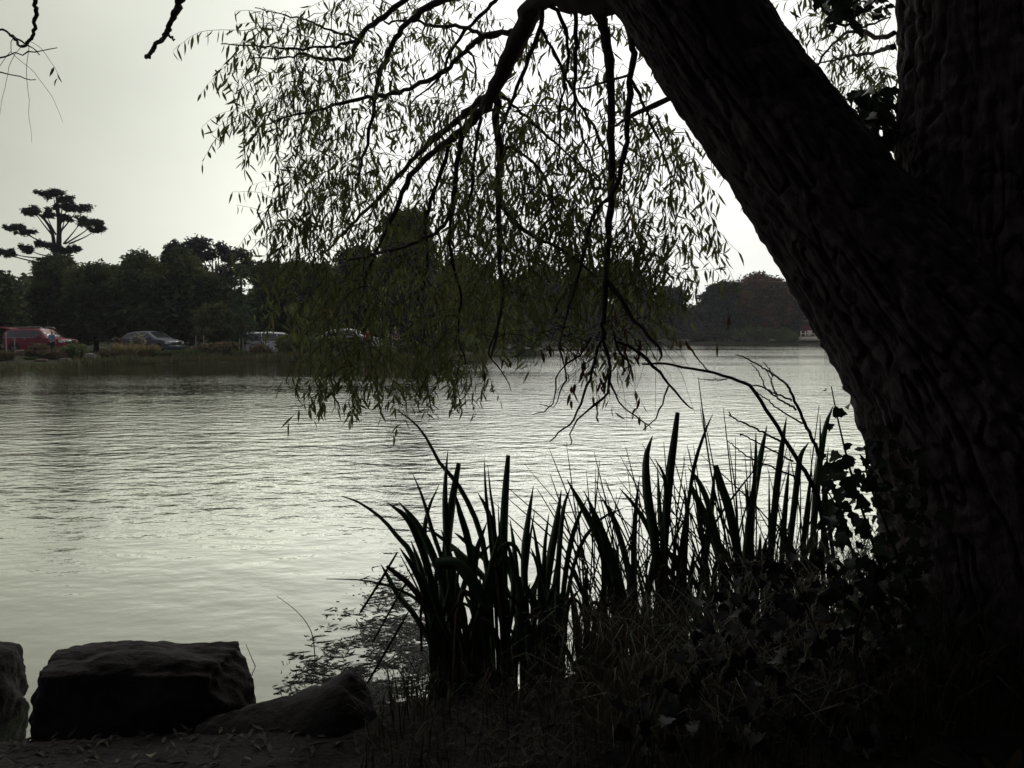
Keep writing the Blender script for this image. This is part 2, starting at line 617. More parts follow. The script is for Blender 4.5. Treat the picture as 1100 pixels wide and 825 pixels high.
def grid_sheet(name, xs, ys, zf, mat):
    X, Y = np.meshgrid(xs, ys)
    Z = zf(X, Y)
    V = np.stack([X, Y, Z], -1).reshape(-1, 3)
    w = len(xs)
    i = np.arange(len(ys) - 1)[:, None] * w
    j = np.arange(w - 1)[None]
    F = np.stack([i + j, i + j + 1, i + j + w + 1, i + j + w], -1).reshape(-1, 4)
    mb = MB()
    mb.add(V, F)
    return tag(mb.build(name, mat, smooth=True), kind='structure')


xs = np.concatenate([np.linspace(-600, -90, 40)[:-1], np.linspace(-90, 90, 226)[:-1], np.linspace(90, 600, 40)])
ys = np.concatenate([np.linspace(20, 75, 90)[:-1], np.linspace(75, 180, 80)[:-1], np.linspace(180, 480, 40)])
grid_sheet('ground', xs, ys, land_z, M['turf'])

NSX = [-60, -12, -4, -1.9, -1.0, -0.45, 0.05, 0.5, 0.9, 1.8, 3.0, 6, 20, 60]
NSY = [6, 3.6, 3.1, 3.20, 3.36, 3.54, 3.66, 3.95, 4.05, 4.45, 4.8, 5.4, 9, 16]


def near_z(x, y):
    s = np.interp(x, NSX, NSY) - y
    n = fbm(x * 1.3 + 7, y * 1.3 + 3, 50) - 0.5
    m = fbm(x * 6, y * 6, 54) - 0.5
    z = np.where(s > 0, 0.185 * (1 - np.exp(-s / 0.30)) + 0.10 * n * np.clip(s / 0.5, 0, 1), s * 0.4)
    z = z + m * 0.04
    z = z + 0.28 * np.exp(-(((x - 1.9) / 0.9) ** 2 + ((y - 3.3) / 0.9) ** 2))
    return np.maximum(z, -0.8)


xs = np.concatenate([np.linspace(-60, -4, 30)[:-1], np.linspace(-4, 4.5, 260)[:-1], np.linspace(4.5, 60, 30)])
ys = np.concatenate([np.linspace(-60, 0.5, 40)[:-1], np.linspace(0.5, 5.5, 170)[:-1], np.linspace(5.5, 18, 24)])
grid_sheet('near_bank', xs, ys, near_z, M['soil'])


# thin lake air between the banks
hz = MB()
box(hz, (0, 150, 22), (1300, 700, 50))
hm, ht = new_mat("haze_air")
hv = N_(ht, 'ShaderNodeVolumePrincipled')
hv.inputs['Color'].default_value = (0.86, 0.88, 0.95, 1)
hv.inputs['Density'].default_value = 0.00027
hv.inputs['Anisotropy'].default_value = 0.2
ho = N_(ht, 'ShaderNodeOutputMaterial')
ht.links.new(hv.outputs[0], ho.inputs['Volume'])
tag(hz.build('haze', hm), kind='stuff')


def nz(x, y):
    return float(near_z(np.array(float(x)), np.array(float(y))))


def lz(x, y):
    return float(land_z(np.array(float(x)), np.array(float(y))))


# ------------------------------------------------------------------ foliage makers
def tufts(mb, C, size, k=4, flat=0.5, wid=0.28, droop=0.0):
    """k pointed sprays round every centre"""
    C = np.asarray(C)
    n = len(C)
    size = np.broadcast_to(size, (n,))
    D = rng.normal(size=(n, k, 3))
    D[..., 2] *= flat
    D = unit(D)
    D[..., 2] -= droop
    D = unit(D)
    W = unit(np.cross(D, rng.normal(size=(n, k, 3))))
    s = size[:, None, None] * rng.uniform(0.6, 1.2, (n, k, 1))
    off = rng.normal(size=(n, k, 3)) * size[:, None, None] * 0.35
    c = C[:, None] + off
    a = c - D * s * 0.3
    b = c + D * s * 0.15 + W * s * wid
    d = c + D * s * 0.15 - W * s * wid
    e = c + D * s * 0.75
    V = np.stack([a, b, e, d], 2).reshape(-1, 3)
    F = np.arange(n * k * 4).reshape(-1, 4)
    mb.add(V, F)


def lobe(n, c, r, shell=0.45):
    """n points in an ellipsoid, biased to its surface"""
    p = unit(rng.normal(size=(n, 3)))
    q = rng.random((n, 1)) ** shell
    return np.asarray(c) + p * q * np.asarray(r)


def tree(name, base, h, w, fol, style, label, group, dens=1.0, tmat='trunkfar', spray=None):
    """tapered trunk with limbs and a crown of leaf sprays; styles: round, conifer, dome, airy, gum"""
    e = empty(name, base, label, 'tree', group)
    tr, cr = MB(), MB()
    lean = rng.normal(size=2) * 0.03 * h
    top = np.array((lean[0], lean[1], h * (0.72 if style in ('round', 'airy', 'gum') else 0.95)))
    pts = resample([(0, 0, -0.3), (lean[0] * 0.3, lean[1] * 0.2, h * 0.25), (lean[0] * 0.8, lean[1] * 0.6, h * 0.5), top], 14)
    r0 = 0.022 * h + 0.06
    tube(tr, pts, np.linspace(r0, r0 * 0.25, 14), 8)
    s = spray or (0.27 + 0.004 * h)
    if style == 'conifer':
        nl = int(h / 0.55)
        for i in range(nl):
            f = (i + 0.5) / nl
            z = h * (0.08 + 0.90 * f)
            rad = w * (1 - f) ** 0.85 * rng.uniform(0.75, 1.1) + 0.15
            nb = max(4, int(10 * (1 - f) + 4))
            for j in range(nb):
                a = rng.uniform(0, 2 * np.pi)
                L = rad * rng.uniform(0.6, 1.1)
                q = np.linspace(0.1, 1, max(3, int(L / 0.22)))
                p = np.stack([np.cos(a) * q * L, np.sin(a) * q * L, z - 0.28 * L * q ** 1.6 + rng.normal() * 0.1 + 0 * q], -1)
                p = np.repeat(p, 3, 0) + rng.normal(size=(len(p) * 3, 3)) * np.array((0.16, 0.16, 0.07))
                tufts(cr, p, s * 0.8, 3, 0.35, 0.26, 0.3)
            if i % 3 == 0:
                a = rng.uniform(0, 6.28)
                tube(tr, [(0, 0, z), (np.cos(a) * rad * 0.7, np.sin(a) * rad * 0.7, z - 0.15 * rad)], [0.05, 0.02], 4)
    else:
        lobes = []
        nl = {'round': 17, 'dome': 22, 'airy': 16, 'gum': 26}[style]
        for i in range(nl):
            if style == 'dome':
                f = (i + 0.5) / nl
                z = h * (0.10 + 0.82 * f)
                rr = w * math.sqrt(max(0.02, 1 - (f * 0.97) ** 2.2)) * 0.72
                a = i * 2.4
                c = np.array((np.cos(a) * rr * 0.75, np.sin(a) * rr * 0.75, z))
                lr = np.array((0.42 * w, 0.42 * w, 0.09 * h)) * rng.uniform(0.8, 1.25)
            elif style == 'gum':
                d = unit(rng.normal(size=3) + np.array((0, 0, 0.25)))
                c = np.array((0, 0, h * 0.60)) + d * np.array((w * 0.85, w * 0.85, h * 0.36)) * rng.uniform(0.55, 1.0)
                lr = np.array((0.26 * w, 0.26 * w, 0.15 * w)) * rng.uniform(0.7, 1.3)
            else:
                d = unit(rng.normal(size=3) + np.array((0, 0, 0.15)))
                c = np.array((0, 0, h * 0.53)) + d * np.array((w * 0.66, w * 0.66, h * 0.36)) * rng.uniform(0.6, 1.0)
                lr = np.array((0.40 * w, 0.40 * w, 0.13 * h)) * rng.uniform(0.65, 1.25)
            c[:2] += lean * (c[2] / h)
            lobes.append((c, lr))
            k = min(12, 3 + i % 8)
            if i % 2 == 0 or style in ('gum', 'airy'):
                b0 = pts[k]
                m = (b0 + c) / 2 + np.array((0, 0, 0.04 * h))
                tube(tr, resample([b0, m, c], 6), np.linspace(r0 * 0.35, r0 * 0.08, 6), 5)
        for c, lr in lobes:
            n = int(dens * {'round': 30, 'dome': 30, 'airy': 13, 'gum': 15}[style] * (lr[0] * lr[2] * 4) / (s * s) * 0.55) + 12
            p = lobe(n, c, lr)
            p = p + rng.normal(size=p.shape) * 0.12 * lr
            tufts(cr, p, s, 4, 0.55, 0.24, 0.15)
        if style in ('round', 'dome'):
            n = int(dens * 900)
            p = lobe(n, (lean[0] * 0.5, lean[1] * 0.5, h * 0.47), (w * 0.8, w * 0.8, h * 0.42), 0.6)
            tufts(cr, p, s * 1.5, 4, 0.6, 0.3)
    tr.build('trunk', M[tmat], e, True, origin=(0, 0, 0))
    cr.build('crown', FO[fol], e, False, origin=(0, 0, 0))
    return e


def far_tree(name, px, top, hw, d, fol, style, label, group, dens=1.0, tmat='trunkfar', spray=None):
    b = P(px, 365, d)
    z = lz(b[0], d)
    h = P(px, top, d)[2] - z
    return tree(name, (b[0], d, z), h, hw * d / FPX, fol, style, label, group, dens, tmat, spray)


GL, GF = 'trees on the left bank', 'trees on the far shore'
far_tree('broadleaf_tree', -6, 284, 40, 60, 'evergreen', 'round', 'dark bushy tree at the extreme left, cut by the picture edge above the red car', GL)
far_tree('evergreen_tree', 66, 274, 30, 68, 'evergreen', 'dome', 'dark dense evergreen directly beneath the flat-topped cypress', GL)
far_tree('evergreen_tree', 103, 273, 40, 66, 'evergreen', 'round', 'low rounded evergreen between the flat-topped cypress and the dark hatchback', GL)
far_tree('evergreen_tree', 147, 268, 42, 65, 'evergreen', 'round', 'broad dark evergreen rising behind the dark parked hatchback', GL)
far_tree('evergreen_tree', 194, 266, 42, 66, 'evergreen', 'round', 'dark evergreen behind the first staked sapling, below the gum tree', GL)
far_tree('cypress_tree', 188, 253, 24, 80, 'blue', 'round', 'black domed cypress top just left of the lacy gum tree', GL)
far_tree('gum_tree', 232, 243, 44, 82, 'euc', 'gum', 'tall gum tree with lacy clustered crown showing sky between its branches', GL, 0.8, 'grey_trunk', 0.36)
far_tree('spruce_tree', 258, 282, 26, 60, 'spruce', 'conifer', 'green conical spruce with drooping boughs behind the second staked sapling', GL)
far_tree('small_tree', 229, 318, 20, 57, 'olive', 'airy', 'small pale olive tree between the two staked saplings', GL, 1.4)
far_tree('evergreen_tree', 296, 276, 32, 70, 'evergreen', 'round', 'dark rounded tree behind the white people carrier', GL)
far_tree('evergreen_tree', 338, 268, 40, 69, 'evergreen', 'round', 'dark tree seen through the willow leaves, right of the white people carrier', GL)
far_tree('evergreen_tree', 388, 258, 36, 72, 'blue', 'round', 'dark tree behind the person in red, seen through dense willow leaves', GL)
far_tree('cypress_tree', 441, 224, 42, 84, 'blue', 'dome', 'tall domed grey-black cypress rising behind the willow branches', GL)
far_tree('olive_tree', 492, 268, 40, 76, 'olive', 'round', 'greenish tree at the tip of the left bank, right of the tall domed cypress', GL)
far_tree('small_tree', 528, 300, 30, 92, 'olive', 'airy', 'thin pale green tree at the far end of the left bank', GL, 1.4)
far_tree('grey_tree', 582, 278, 38, 165, 'greyish', 'round', 'hazy grey tree at the left end of the far shore', GF, 0.9, 'trunkfar', 0.8)
far_tree('grey_tree', 624, 286, 30, 166, 'greyish', 'round', 'hazy grey tree behind the hanging central willow bough on the far shore', GF, 0.9, 'trunkfar', 0.8)
far_tree('grey_tree', 668, 280, 42, 168, 'greyish', 'airy', 'tall thin-crowned grey tree with sky showing through on the far shore', GF, 1.3, 'trunkfar', 0.7)
far_tree('pine_tree', 722, 306, 26, 166, 'blue', 'gum', 'flat spreading dark pine in the middle of the far shore', GF, 1.6, 'trunkfar', 0.7)
far_tree('low_tree', 748, 326, 24, 164, 'greyish', 'round', 'low dusky tree in the dip between dark pine and autumn tree', GF, 0.9, 'trunkfar', 0.7)
far_tree('cypress_tree', 775, 303, 30, 165, 'blue', 'dome', 'dark green cypress on the left flank of the autumn-tinted tree', GF, 0.9, 'trunkfar', 0.7)
far_tree('autumn_tree', 812, 287, 42, 168, 'autumn', 'round', 'large round tree with reddish autumn tint on the far shore', GF, 1.0, 'trunkfar', 0.7)
far_tree('grey_tree', 852, 296, 34, 172, 'greyish', 'round', 'purplish grey tree between the autumn-tinted tree and willow trunk', GF, 0.9, 'trunkfar', 0.7)
far_tree('grey_tree', 905, 290, 40, 172, 'greyish', 'round', 'grey far-shore tree hidden behind the leaning willow trunk', GF, 0.7, 'trunkfar', 0.8)

# far wood closing the gaps behind the first trees: reads as one mass
wd = MB()
for x in range(-60, 570, 16):
    d = rng.uniform(88, 96)
    top = (290 if x < 180 or x > 300 else 306) + rng.uniform(-8, 14)
    b = P(x, 365, d)
    z = lz(b[0], d)
    h = P(x, top, d)[2] - z
    tufts(wd, lobe(420, (b[0], d, z + h * 0.5), (2.6, 2.0, h * 0.5), 0.6), 0.75, 4, 0.6, 0.3)
for x in range(560, 1500, 12):
    d = rng.uniform(178, 186)
    top = 330 + rng.uniform(-10, 8)
    b = P(x, 365, d)
    z = lz(b[0], d)
    h = max(2.5, P(x, top, d)[2] - z)
    tufts(wd, lobe(240, (b[0], d, z + h * 0.5), (3.4, 2.0, h * 0.5), 0.6), 0.95, 4, 0.6, 0.3)
tag(wd.build('far_woods', FO['evergreen']), 'dark mass of woodland closing the view behind the lakeside trees', 'woodland', kind='stuff')

# flat-topped cypress: bare leaning stems and flat pads of foliage
d0 = 78
b = P(62, 365, d0)
cz = lz(b[0], d0)
cyp = empty('cypress_tree', (b[0], d0, cz), 'tall flat-topped cypress with tiered pads of foliage on bare limbs', 'tree', GL)
tr, cr = MB(), MB()


def Q(x, y, dd=0.0):
    return P(x, y, d0 + dd) - np.array((b[0], d0, cz))


pads = [  # px centre x, y, half width, half height, depth offset, limb start
    (57, 208, 18, 3.2, 0, (63, 240)), (68, 214, 12, 2.6, 0.6, (64, 240)), (36, 226, 18, 3.8, -1, (58, 255)), (50, 231, 9, 2.6, 0.5, (60, 252)),
    (84, 224, 18, 3.6, 1, (64, 250)), (73, 222, 10, 2.6, -1, (63, 245)), (70, 233, 10, 2.6, 0, (64, 255)), (102, 240, 17, 3.2, -1, (70, 262)), (88, 237, 14, 3.2, 1, (68, 262)),
    (16, 244, 14, 4.4, 1, (56, 265)), (27, 249, 9, 3.4, 0, (57, 267)), (104, 247, 7, 2.2, 0, (74, 262)), (6, 271, 14, 4.5, -1, (54, 278)), (30, 268, 14, 4.2, 1, (58, 276)),
    (44, 262, 11, 3.4, -1, (60, 270)), (60, 268, 12, 5, 0, (62, 285)), (76, 268, 9, 4, 0, (64, 285)), (-8, 268, 12, 5, 0, (50, 284)),
]
tube(tr, resample([Q(66, 372), Q(65, 320), Q(63, 280), Q(63.5, 245), Q(62, 222), Q(60, 209)], 24), np.linspace(0.42, 0.06, 24), 8)
tube(tr, resample([Q(64, 300), Q(59, 270), Q(56, 250), Q(48, 236), Q(38, 228)], 16), np.linspace(0.26, 0.06, 16), 6)
for x, y, hw, hh, dd, st in pads:
    k = d0 / FPX
    c = Q(x, y, dd)
    mpt = Q(st[0] * 0.45 + x * 0.55, st[1] * 0.42 + (y + 3) * 0.58, dd * 0.5)
    tube(tr, resample([Q(*st), mpt, c], 8), np.linspace(0.085, 0.022, 8), 5)
    for q in range(int(5 + hw * 0.9)):
        cc = c + rng.normal(size=3) * np.array((hw * k * 0.50, hw * k * 0.3, hh * k * 0.42)) * (0.0 if q == 0 else 1.0)
        cc = cc if q > 2 else c + (cc - c) * 0.5
        r_ = rng.uniform(0.10, 0.28)
        p = lobe(int(20 + 90 * r_), cc, (hw * k * r_, hw * k * r_, hh * k * 0.35), 0.6)
        tufts(cr, p, 0.26, 3, 0.3, 0.2)
tr.build('trunk', M['trunkfar'], cyp, True, origin=(0, 0, 0))
cr.build('crown', FO['blue'], cyp, False, origin=(0, 0, 0))


# ------------------------------------------------------------------ lakeside sedges and scrub
def clump(name, px, py, hw, top, d, fol, label, group, kind='spike', dens=1.0, cat='shrub'):
    """a tuft of arching blades or a twiggy shrub standing on the far bank"""
    p = P(px, py, d)
    z = lz(p[0], d)
    h = max(0.25, P(px, top, d)[2] - z)
    w = hw * d / FPX
    mb = MB()
    if kind == 'spike':
        n = int(240 * dens)
        a = rng.uniform(0, 2 * np.pi, n)
        rr = w * 0.55 * np.sqrt(rng.random(n))
        B = np.stack([np.cos(a) * rr, np.sin(a) * rr * 0.8, np.zeros(n) - 0.05], -1)
        out = np.stack([np.cos(a), np.sin(a), np.zeros(n)], -1) * (w * 0.5 * rng.random((n, 1)) ** 0.7)
        H = h * rng.uniform(0.55, 1.05, (n, 1)) * (1 - 0.25 * (rr[:, None] / w))
        up = np.array((0, 0, 1.0))
        m = B + out * 0.35 + up * H * 0.65
        t = B + out * 1.0 + up * H * rng.uniform(0.75, 1.0, (n, 1))
        W = unit(np.cross(out + 1e-6, up) + rng.normal(size=(n, 3)) * 0.4) * 0.03 * (d / 50)
        V = np.stack([B - W, B + W, m + W, t, m - W], 1).reshape(-1, 3)
        mb.add(V, np.arange(n * 5).reshape(-1, 5))
    else:
        for q in range(9):
            c = np.array((rng.normal() * w * 0.4, rng.normal() * w * 0.3, h * rng.uniform(0.3, 0.72)))
            tufts(mb, lobe(int(60 * dens), c, (w * 0.42, w * 0.38, h * 0.28), 0.5), min(0.34, 0.5 * h) * (d / 60) ** 0.5, 4, 0.7, 0.22)
        tufts(mb, lobe(int(120 * dens), (0, 0, h * 0.3), (w * 0.8, w * 0.6, h * 0.32), 0.6), 0.3, 4, 0.7, 0.25)
    o = mb.build(name, FO[fol], None, origin=(0, 0, 0))
    o.location = (p[0], d, z)
    return tag(o, label, cat, group)


GS = 'scrub and sedge along the left shore'
clump('sedge_tuft', 4, 380, 16, 372, 44, 'russet', 'russet sedge at the left picture edge below the red car', GS)
clump('sedge_tuft', 33, 386, 9, 383, 45, 'sedge', 'low green tuft beside the reddish shore block', GS, cat='grass tuft')
clump('shrub', 43, 380, 10, 371, 47, 'russet', 'russet brown bush in front of the red car door', GS, 'bush')
clump('shrub', 60, 384, 12, 377, 46, 'russet', 'low brown bush at the feet of the straw-hatted person', GS, 'bush')
clump('shrub', 80, 380, 14, 372, 47, 'sedge', 'rounded green bush ahead of the red car bumper', GS, 'bush', 1.3)
clump('sedge_tuft', 117, 382, 12, 372, 48, 'russet', 'brown edge of the big tan sedge mound, left side', GS)
clump('sedge_tuft', 135, 380, 18, 364, 49, 'tan', 'big tan sedge mound in front of the dark hatchback', GS, dens=1.6)
clump('sedge_tuft', 158, 380, 17, 365, 50, 'tan', 'straw-coloured sedge mound under the dark hatchback door', GS, dens=1.6)
clump('plume_grass', 149, 368, 4, 361.5, 54, 'white', 'pale feathery plume tuft at the rear of the dark hatchback', GS, 'bush')
clump('sedge_tuft', 180, 384, 16, 373, 49.5, 'sedge', 'green sedge left of the first staked sapling', GS, dens=1.3)
clump('sedge_tuft', 203, 384, 16, 372, 50, 'sedge', 'green reedy sedge in front of the first staked sapling', GS, dens=1.3)
clump('shrub', 223, 380, 11, 371, 51, 'russet', 'brownish bush right of the first staked sapling', GS, 'bush')
clump('shrub', 243, 378, 11, 368, 52, 'russet', 'reddish brown bush between the two staked saplings', GS, 'bush')
clump('sedge_tuft', 258, 384, 13, 373, 51.5, 'sedge', 'green sedge in front of the second staked sapling', GS, dens=1.3)
clump('shrub', 280, 382, 13, 371, 52.5, 'russet', 'brown bush just below the rear of the white people carrier', GS, 'bush')
clump('shrub', 306, 372, 8, 361, 55, 'yellow', 'yellow-green bush hiding the front of the white people carrier', GS, 'bush')
clump('sedge_tuft', 284, 386, 10, 378, 51.5, 'tan', 'small tan tuft at the waterline below the white people carrier', GS)
clump('shrub', 318, 380, 15, 366, 53.5, 'olive', 'olive bush at the left edge of the willow curtain', GS, 'bush')
clump('shrub', 345, 382, 16, 363, 53, 'sedge', 'green bush behind the left fringe of willow leaves', GS, 'bush')
clump('shrub', 374, 382, 16, 360, 53, 'olive', 'olive bush below left of the person in red', GS, 'bush')
clump('shrub', 408, 383, 15, 374, 53.5, 'sedge', 'green bush below the two people seen through leaves', GS, 'bush')
clump('shrub', 440, 383, 16, 371, 56, 'olive', 'dark olive bush right of the people seen through leaves', GS, 'bush')
clump('shrub', 470, 381, 16, 366, 60, 'olive', 'bush below the greenish tree near the left bank tip', GS, 'bush')
clump('shrub', 502, 378, 17, 362, 70, 'sedge', 'green waterside bush on the last bend of the left bank', GS, 'bush')
clump('shrub', 530, 374, 16, 358, 90, 'sedge', 'green waterside bush below the thin pale green tree', GS, 'bush')
clump('shrub', 556, 371, 14, 354, 118, 'olive', 'small olive bush at the end of the left bank', GS, 'bush')
GB = 'bushes along the far shore'
for x, hw, top, fol, lab in ((590, 18, 351, 'olive', 'olive bush at the left end of the far shoreline'), (622, 18, 353, 'greyish', 'grey bush under the central hanging willow bough'),
                             (655, 20, 350, 'olive', 'dusky bush under the tall thin-crowned grey tree'), (690, 18, 354, 'greyish', 'low grey bush left of the flat dark pine'),
                             (722, 20, 350, 'olive', 'olive bush below the flat spreading pine'), (752, 18, 348, 'greyish', 'pale grey bush below the low dusky tree'),
                             (784, 20, 352, 'evergreen', 'dark bush at the foot of the dark green cypress'), (815, 20, 350, 'sedge', 'green bush at the foot of the autumn-tinted tree'),
                             (845, 20, 353, 'sedge', 'green bush at the far waterline left of the white railing'), (876, 16, 358, 'sedge', 'green bush below the white railing beside the willow trunk')):
    clump('shrub', x, 366, hw, top, 160, fol, lab, GB, 'bush')


# ------------------------------------------------------------------ shore stones
def stone(name, loc, size, mat, label, cat='rock', group=None, seed=0, rz=0.0, rough=0.13, sub=4, boxy=0.55):
    bm = bmesh.new()
    bmesh.ops.create_cube(bm, size=2.0)
    bmesh.ops.subdivide_edges(bm, edges=bm.edges[:], cuts=2 ** sub - 1, use_grid_fill=True)
    V = np.array([v.co[:] for v in bm.verts])
    S = unit(V)
    V = V * boxy + S * (1 - boxy) * 1.25
    r2 = np.random.default_rng(seed)
    o = r2.uniform(0, 50, 3)
    n = sum(a * (fbm(V[:, i] * f + V[:, j] * f * 0.6 + o[i], V[:, k] * f + o[k], 60 + i, 4) - 0.5) for a, f, i, j, k in ((1, 1.1, 0, 1, 2), (1, 1.3, 1, 2, 0), (0.5, 3.5, 2, 0, 1), (0.25, 8, 0, 2, 1)))
    V = V * (1 + rough * 2 * n[:, None])
    for v, c in zip(bm.verts, V * np.array(size) / 2):
        v.co = c
    me = bpy.data.meshes.new(name)
    bm.to_mesh(me)
    bm.free()
    me.polygons.foreach_set('use_smooth', np.ones(len(me.polygons), bool))
    me.materials.append(M[mat])
    ob = bpy.data.objects.new(name, me)
    COL.objects.link(ob)
    ob.location = tuple(float(a) for a in loc)
    ob.rotation_euler = (0, 0, rz)
    return tag(ob, label, cat, group)


# low unbroken fringe of reeds at the waterline
rf = MB()
sp_ = resample(SHORE[1:8], 400)
for k in range(5200):
    i = rng.integers(40, 399)
    x, y = sp_[i] + rng.normal(size=2) * 0.1 + np.array((0, abs(rng.normal()) * 0.55))
    z = max(0.0, lz(x, y)) - 0.03
    hgt = rng.uniform(0.15, 0.55) * (0.5 + 1.0 * fbm(np.array(x * 0.5), np.array(3.0), 95, 2)) * (1.0 if x > -23 else 0.6)
    ln = rng.normal(size=2) * 0.12
    w_ = 0.022 * (y / 50) * rng.uniform(0.6, 1.4)
    rf.add([(x - w_, y, z), (x + w_, y, z), (x + ln[0] * 0.5 + w_ * 0.7, y + ln[1], z + hgt * 0.6), (x + ln[0], y + ln[1], z + hgt), (x + ln[0] * 0.5 - w_ * 0.7, y + ln[1], z + hgt * 0.6)], [(0, 1, 2, 3, 4)])
tag(rf.build('shore_reeds', FO['shore']), 'low unbroken fringe of reeds along the left waterline', 'reeds', kind='stuff')

GR = 'stones along the left shore'
for x, y, sx, sz, mt, lab in ((24, 387, 0.95, 0.5, 'rockred', 'reddish square block at the waterline below the red car'), (97, 389, 0.5, 0.42, 'rockpale', 'pale pointed rock at the waterline right of the red car'),
                              (70, 390, 0.55, 0.2, 'rockpale', 'flat pale stone at the waterline below the red car bumper'), (44, 390.5, 0.6, 0.16, 'rockred', 'flat dark stone beside the reddish shore block'),
                              (108, 379, 0.8, 0.22, 'rockpale', 'pale slab on the bank left of the tan sedge mound'), (30, 379.5, 0.45, 0.25, 'rockred', 'small stone beside the red car rear wheel')):
    g = G(x, y, 0.1)
    stone('shore_rock', (g[0], g[1], max(0.06, lz(g[0], g[1])) + sz * 0.2), (sx, sx * 0.8, sz), mt, lab, 'rock', GR, int(x), 0.4, 0.12, 3)

# three big stones at the photographer's feet
gs = 'edging stones on the near bank'
c = (G(30, 793, 0.05) + G(266, 780, 0.05)) / 2
wS = G(266, 780, 0.05)[0] - G(30, 793, 0.05)[0]
stone('edging_stone', (c[0] - 0.055, c[1] + 0.20, 0.07), (wS * 0.92, 0.44, 0.45), 'rock', 'long squared dark stone lying at the water edge', 'stone', gs, 3, 0.03, 0.14, 5, 0.46)
c = G(-98, 785, 0.05)
stone('edging_stone', (c[0], c[1] + 0.20, 0.06), (0.50, 0.46, 0.42), 'rock', 'dark stone cut off by the left picture edge', 'stone', gs, 11, 0.1, 0.13, 5, 0.46)
# sloping stone
a, b2, c3 = G(210, 782, 0.1), G(418, 795, 0.06), P(368, 722, 3.15)
mb = MB()
prof = [(212, 777), (232, 768), (268, 762), (305, 752), (338, 739), (362, 725), (374, 722), (384, 730), (398, 752), (412, 775), (420, 800)]
ns, nd = 110, 60
top = resample([P(x, y, 3.12) for x, y in prof], ns)
Vs = []
for i in range(ns):
    for j in range(nd):
        q = j / (nd - 1)
        s_ = (q - 0.5) * 2
        zz = top[i][2] - (abs(s_) ** 2.6) * (top[i][2] + 0.08)
        yy = top[i][1] + s_ * (0.30 - 0.04 * abs(i / ns - 0.5)) * (0.6 + 0.4 * math.sin(math.pi * min(1, (i + 1) / ns)))
        nn = (fbm(np.array(top[i][0] * 7 + 9), np.array(yy * 7 + zz * 5), 70, 5) - 0.5)
        n3 = abs(fbm(np.array(top[i][0] * 3 + 4), np.array(yy * 4), 75, 3) - 0.5)
        Vs.append((top[i][0] + nn * 0.06, yy + nn * 0.05, zz + nn * 0.07 - n3 * 0.08))
ii = np.arange(ns - 1)[:, None] * nd
jj = np.arange(nd - 1)[None]
mb.add(np.array(Vs), np.stack([ii + jj, ii + jj + nd, ii + jj + nd + 1, ii + jj + 1], -1).reshape(-1, 4))
tag(mb.build('edging_stone', M['rock'], smooth=True), 'wedge-shaped dark stone sloping up to a peak beside the weedy water', 'stone', gs)

# ------------------------------------------------------------------ parked cars
MC = {
    'red': surf('red_paint', (0.20, 0.014, 0.035), (0.17, 0.012, 0.030), 0.4, 2, 0, 1, 0.35, coat=0.15),
    'dark': surf('dark_blue_paint', (0.085, 0.095, 0.115), (0.075, 0.085, 0.10), 0.4, 2, 0, 1, 0.35, coat=0.15),
    'white': surf('white_paint', (0.62, 0.63, 0.64), (0.55, 0.56, 0.57), 0.3, 2, 0, 1, 0.5, coat=0.5),
    'glass': surf('car_glass', (0.03, 0.035, 0.04), None, 0.06, 2, 0, 1, 0.8),
    'rubber': surf('tyre_rubber', (0.012, 0.012, 0.012), None, 0.8, 8),
    'chrome': surf('bright_trim', (0.55, 0.55, 0.55), None, 0.25, 2, metal=0.9),
    'rim': surf('alloy_wheel', (0.30, 0.30, 0.32), None, 0.35, 2, metal=0.7),
    'lamp': surf('headlight_lens', (0.60, 0.60, 0.60), None, 0.1, 2, spec=0.8),
    'tail': surf('tail_light_lens', (0.35, 0.02, 0.02), None, 0.2, 2, spec=0.6),
    'plastic': surf('black_plastic', (0.02, 0.02, 0.02), None, 0.6, 8),
}


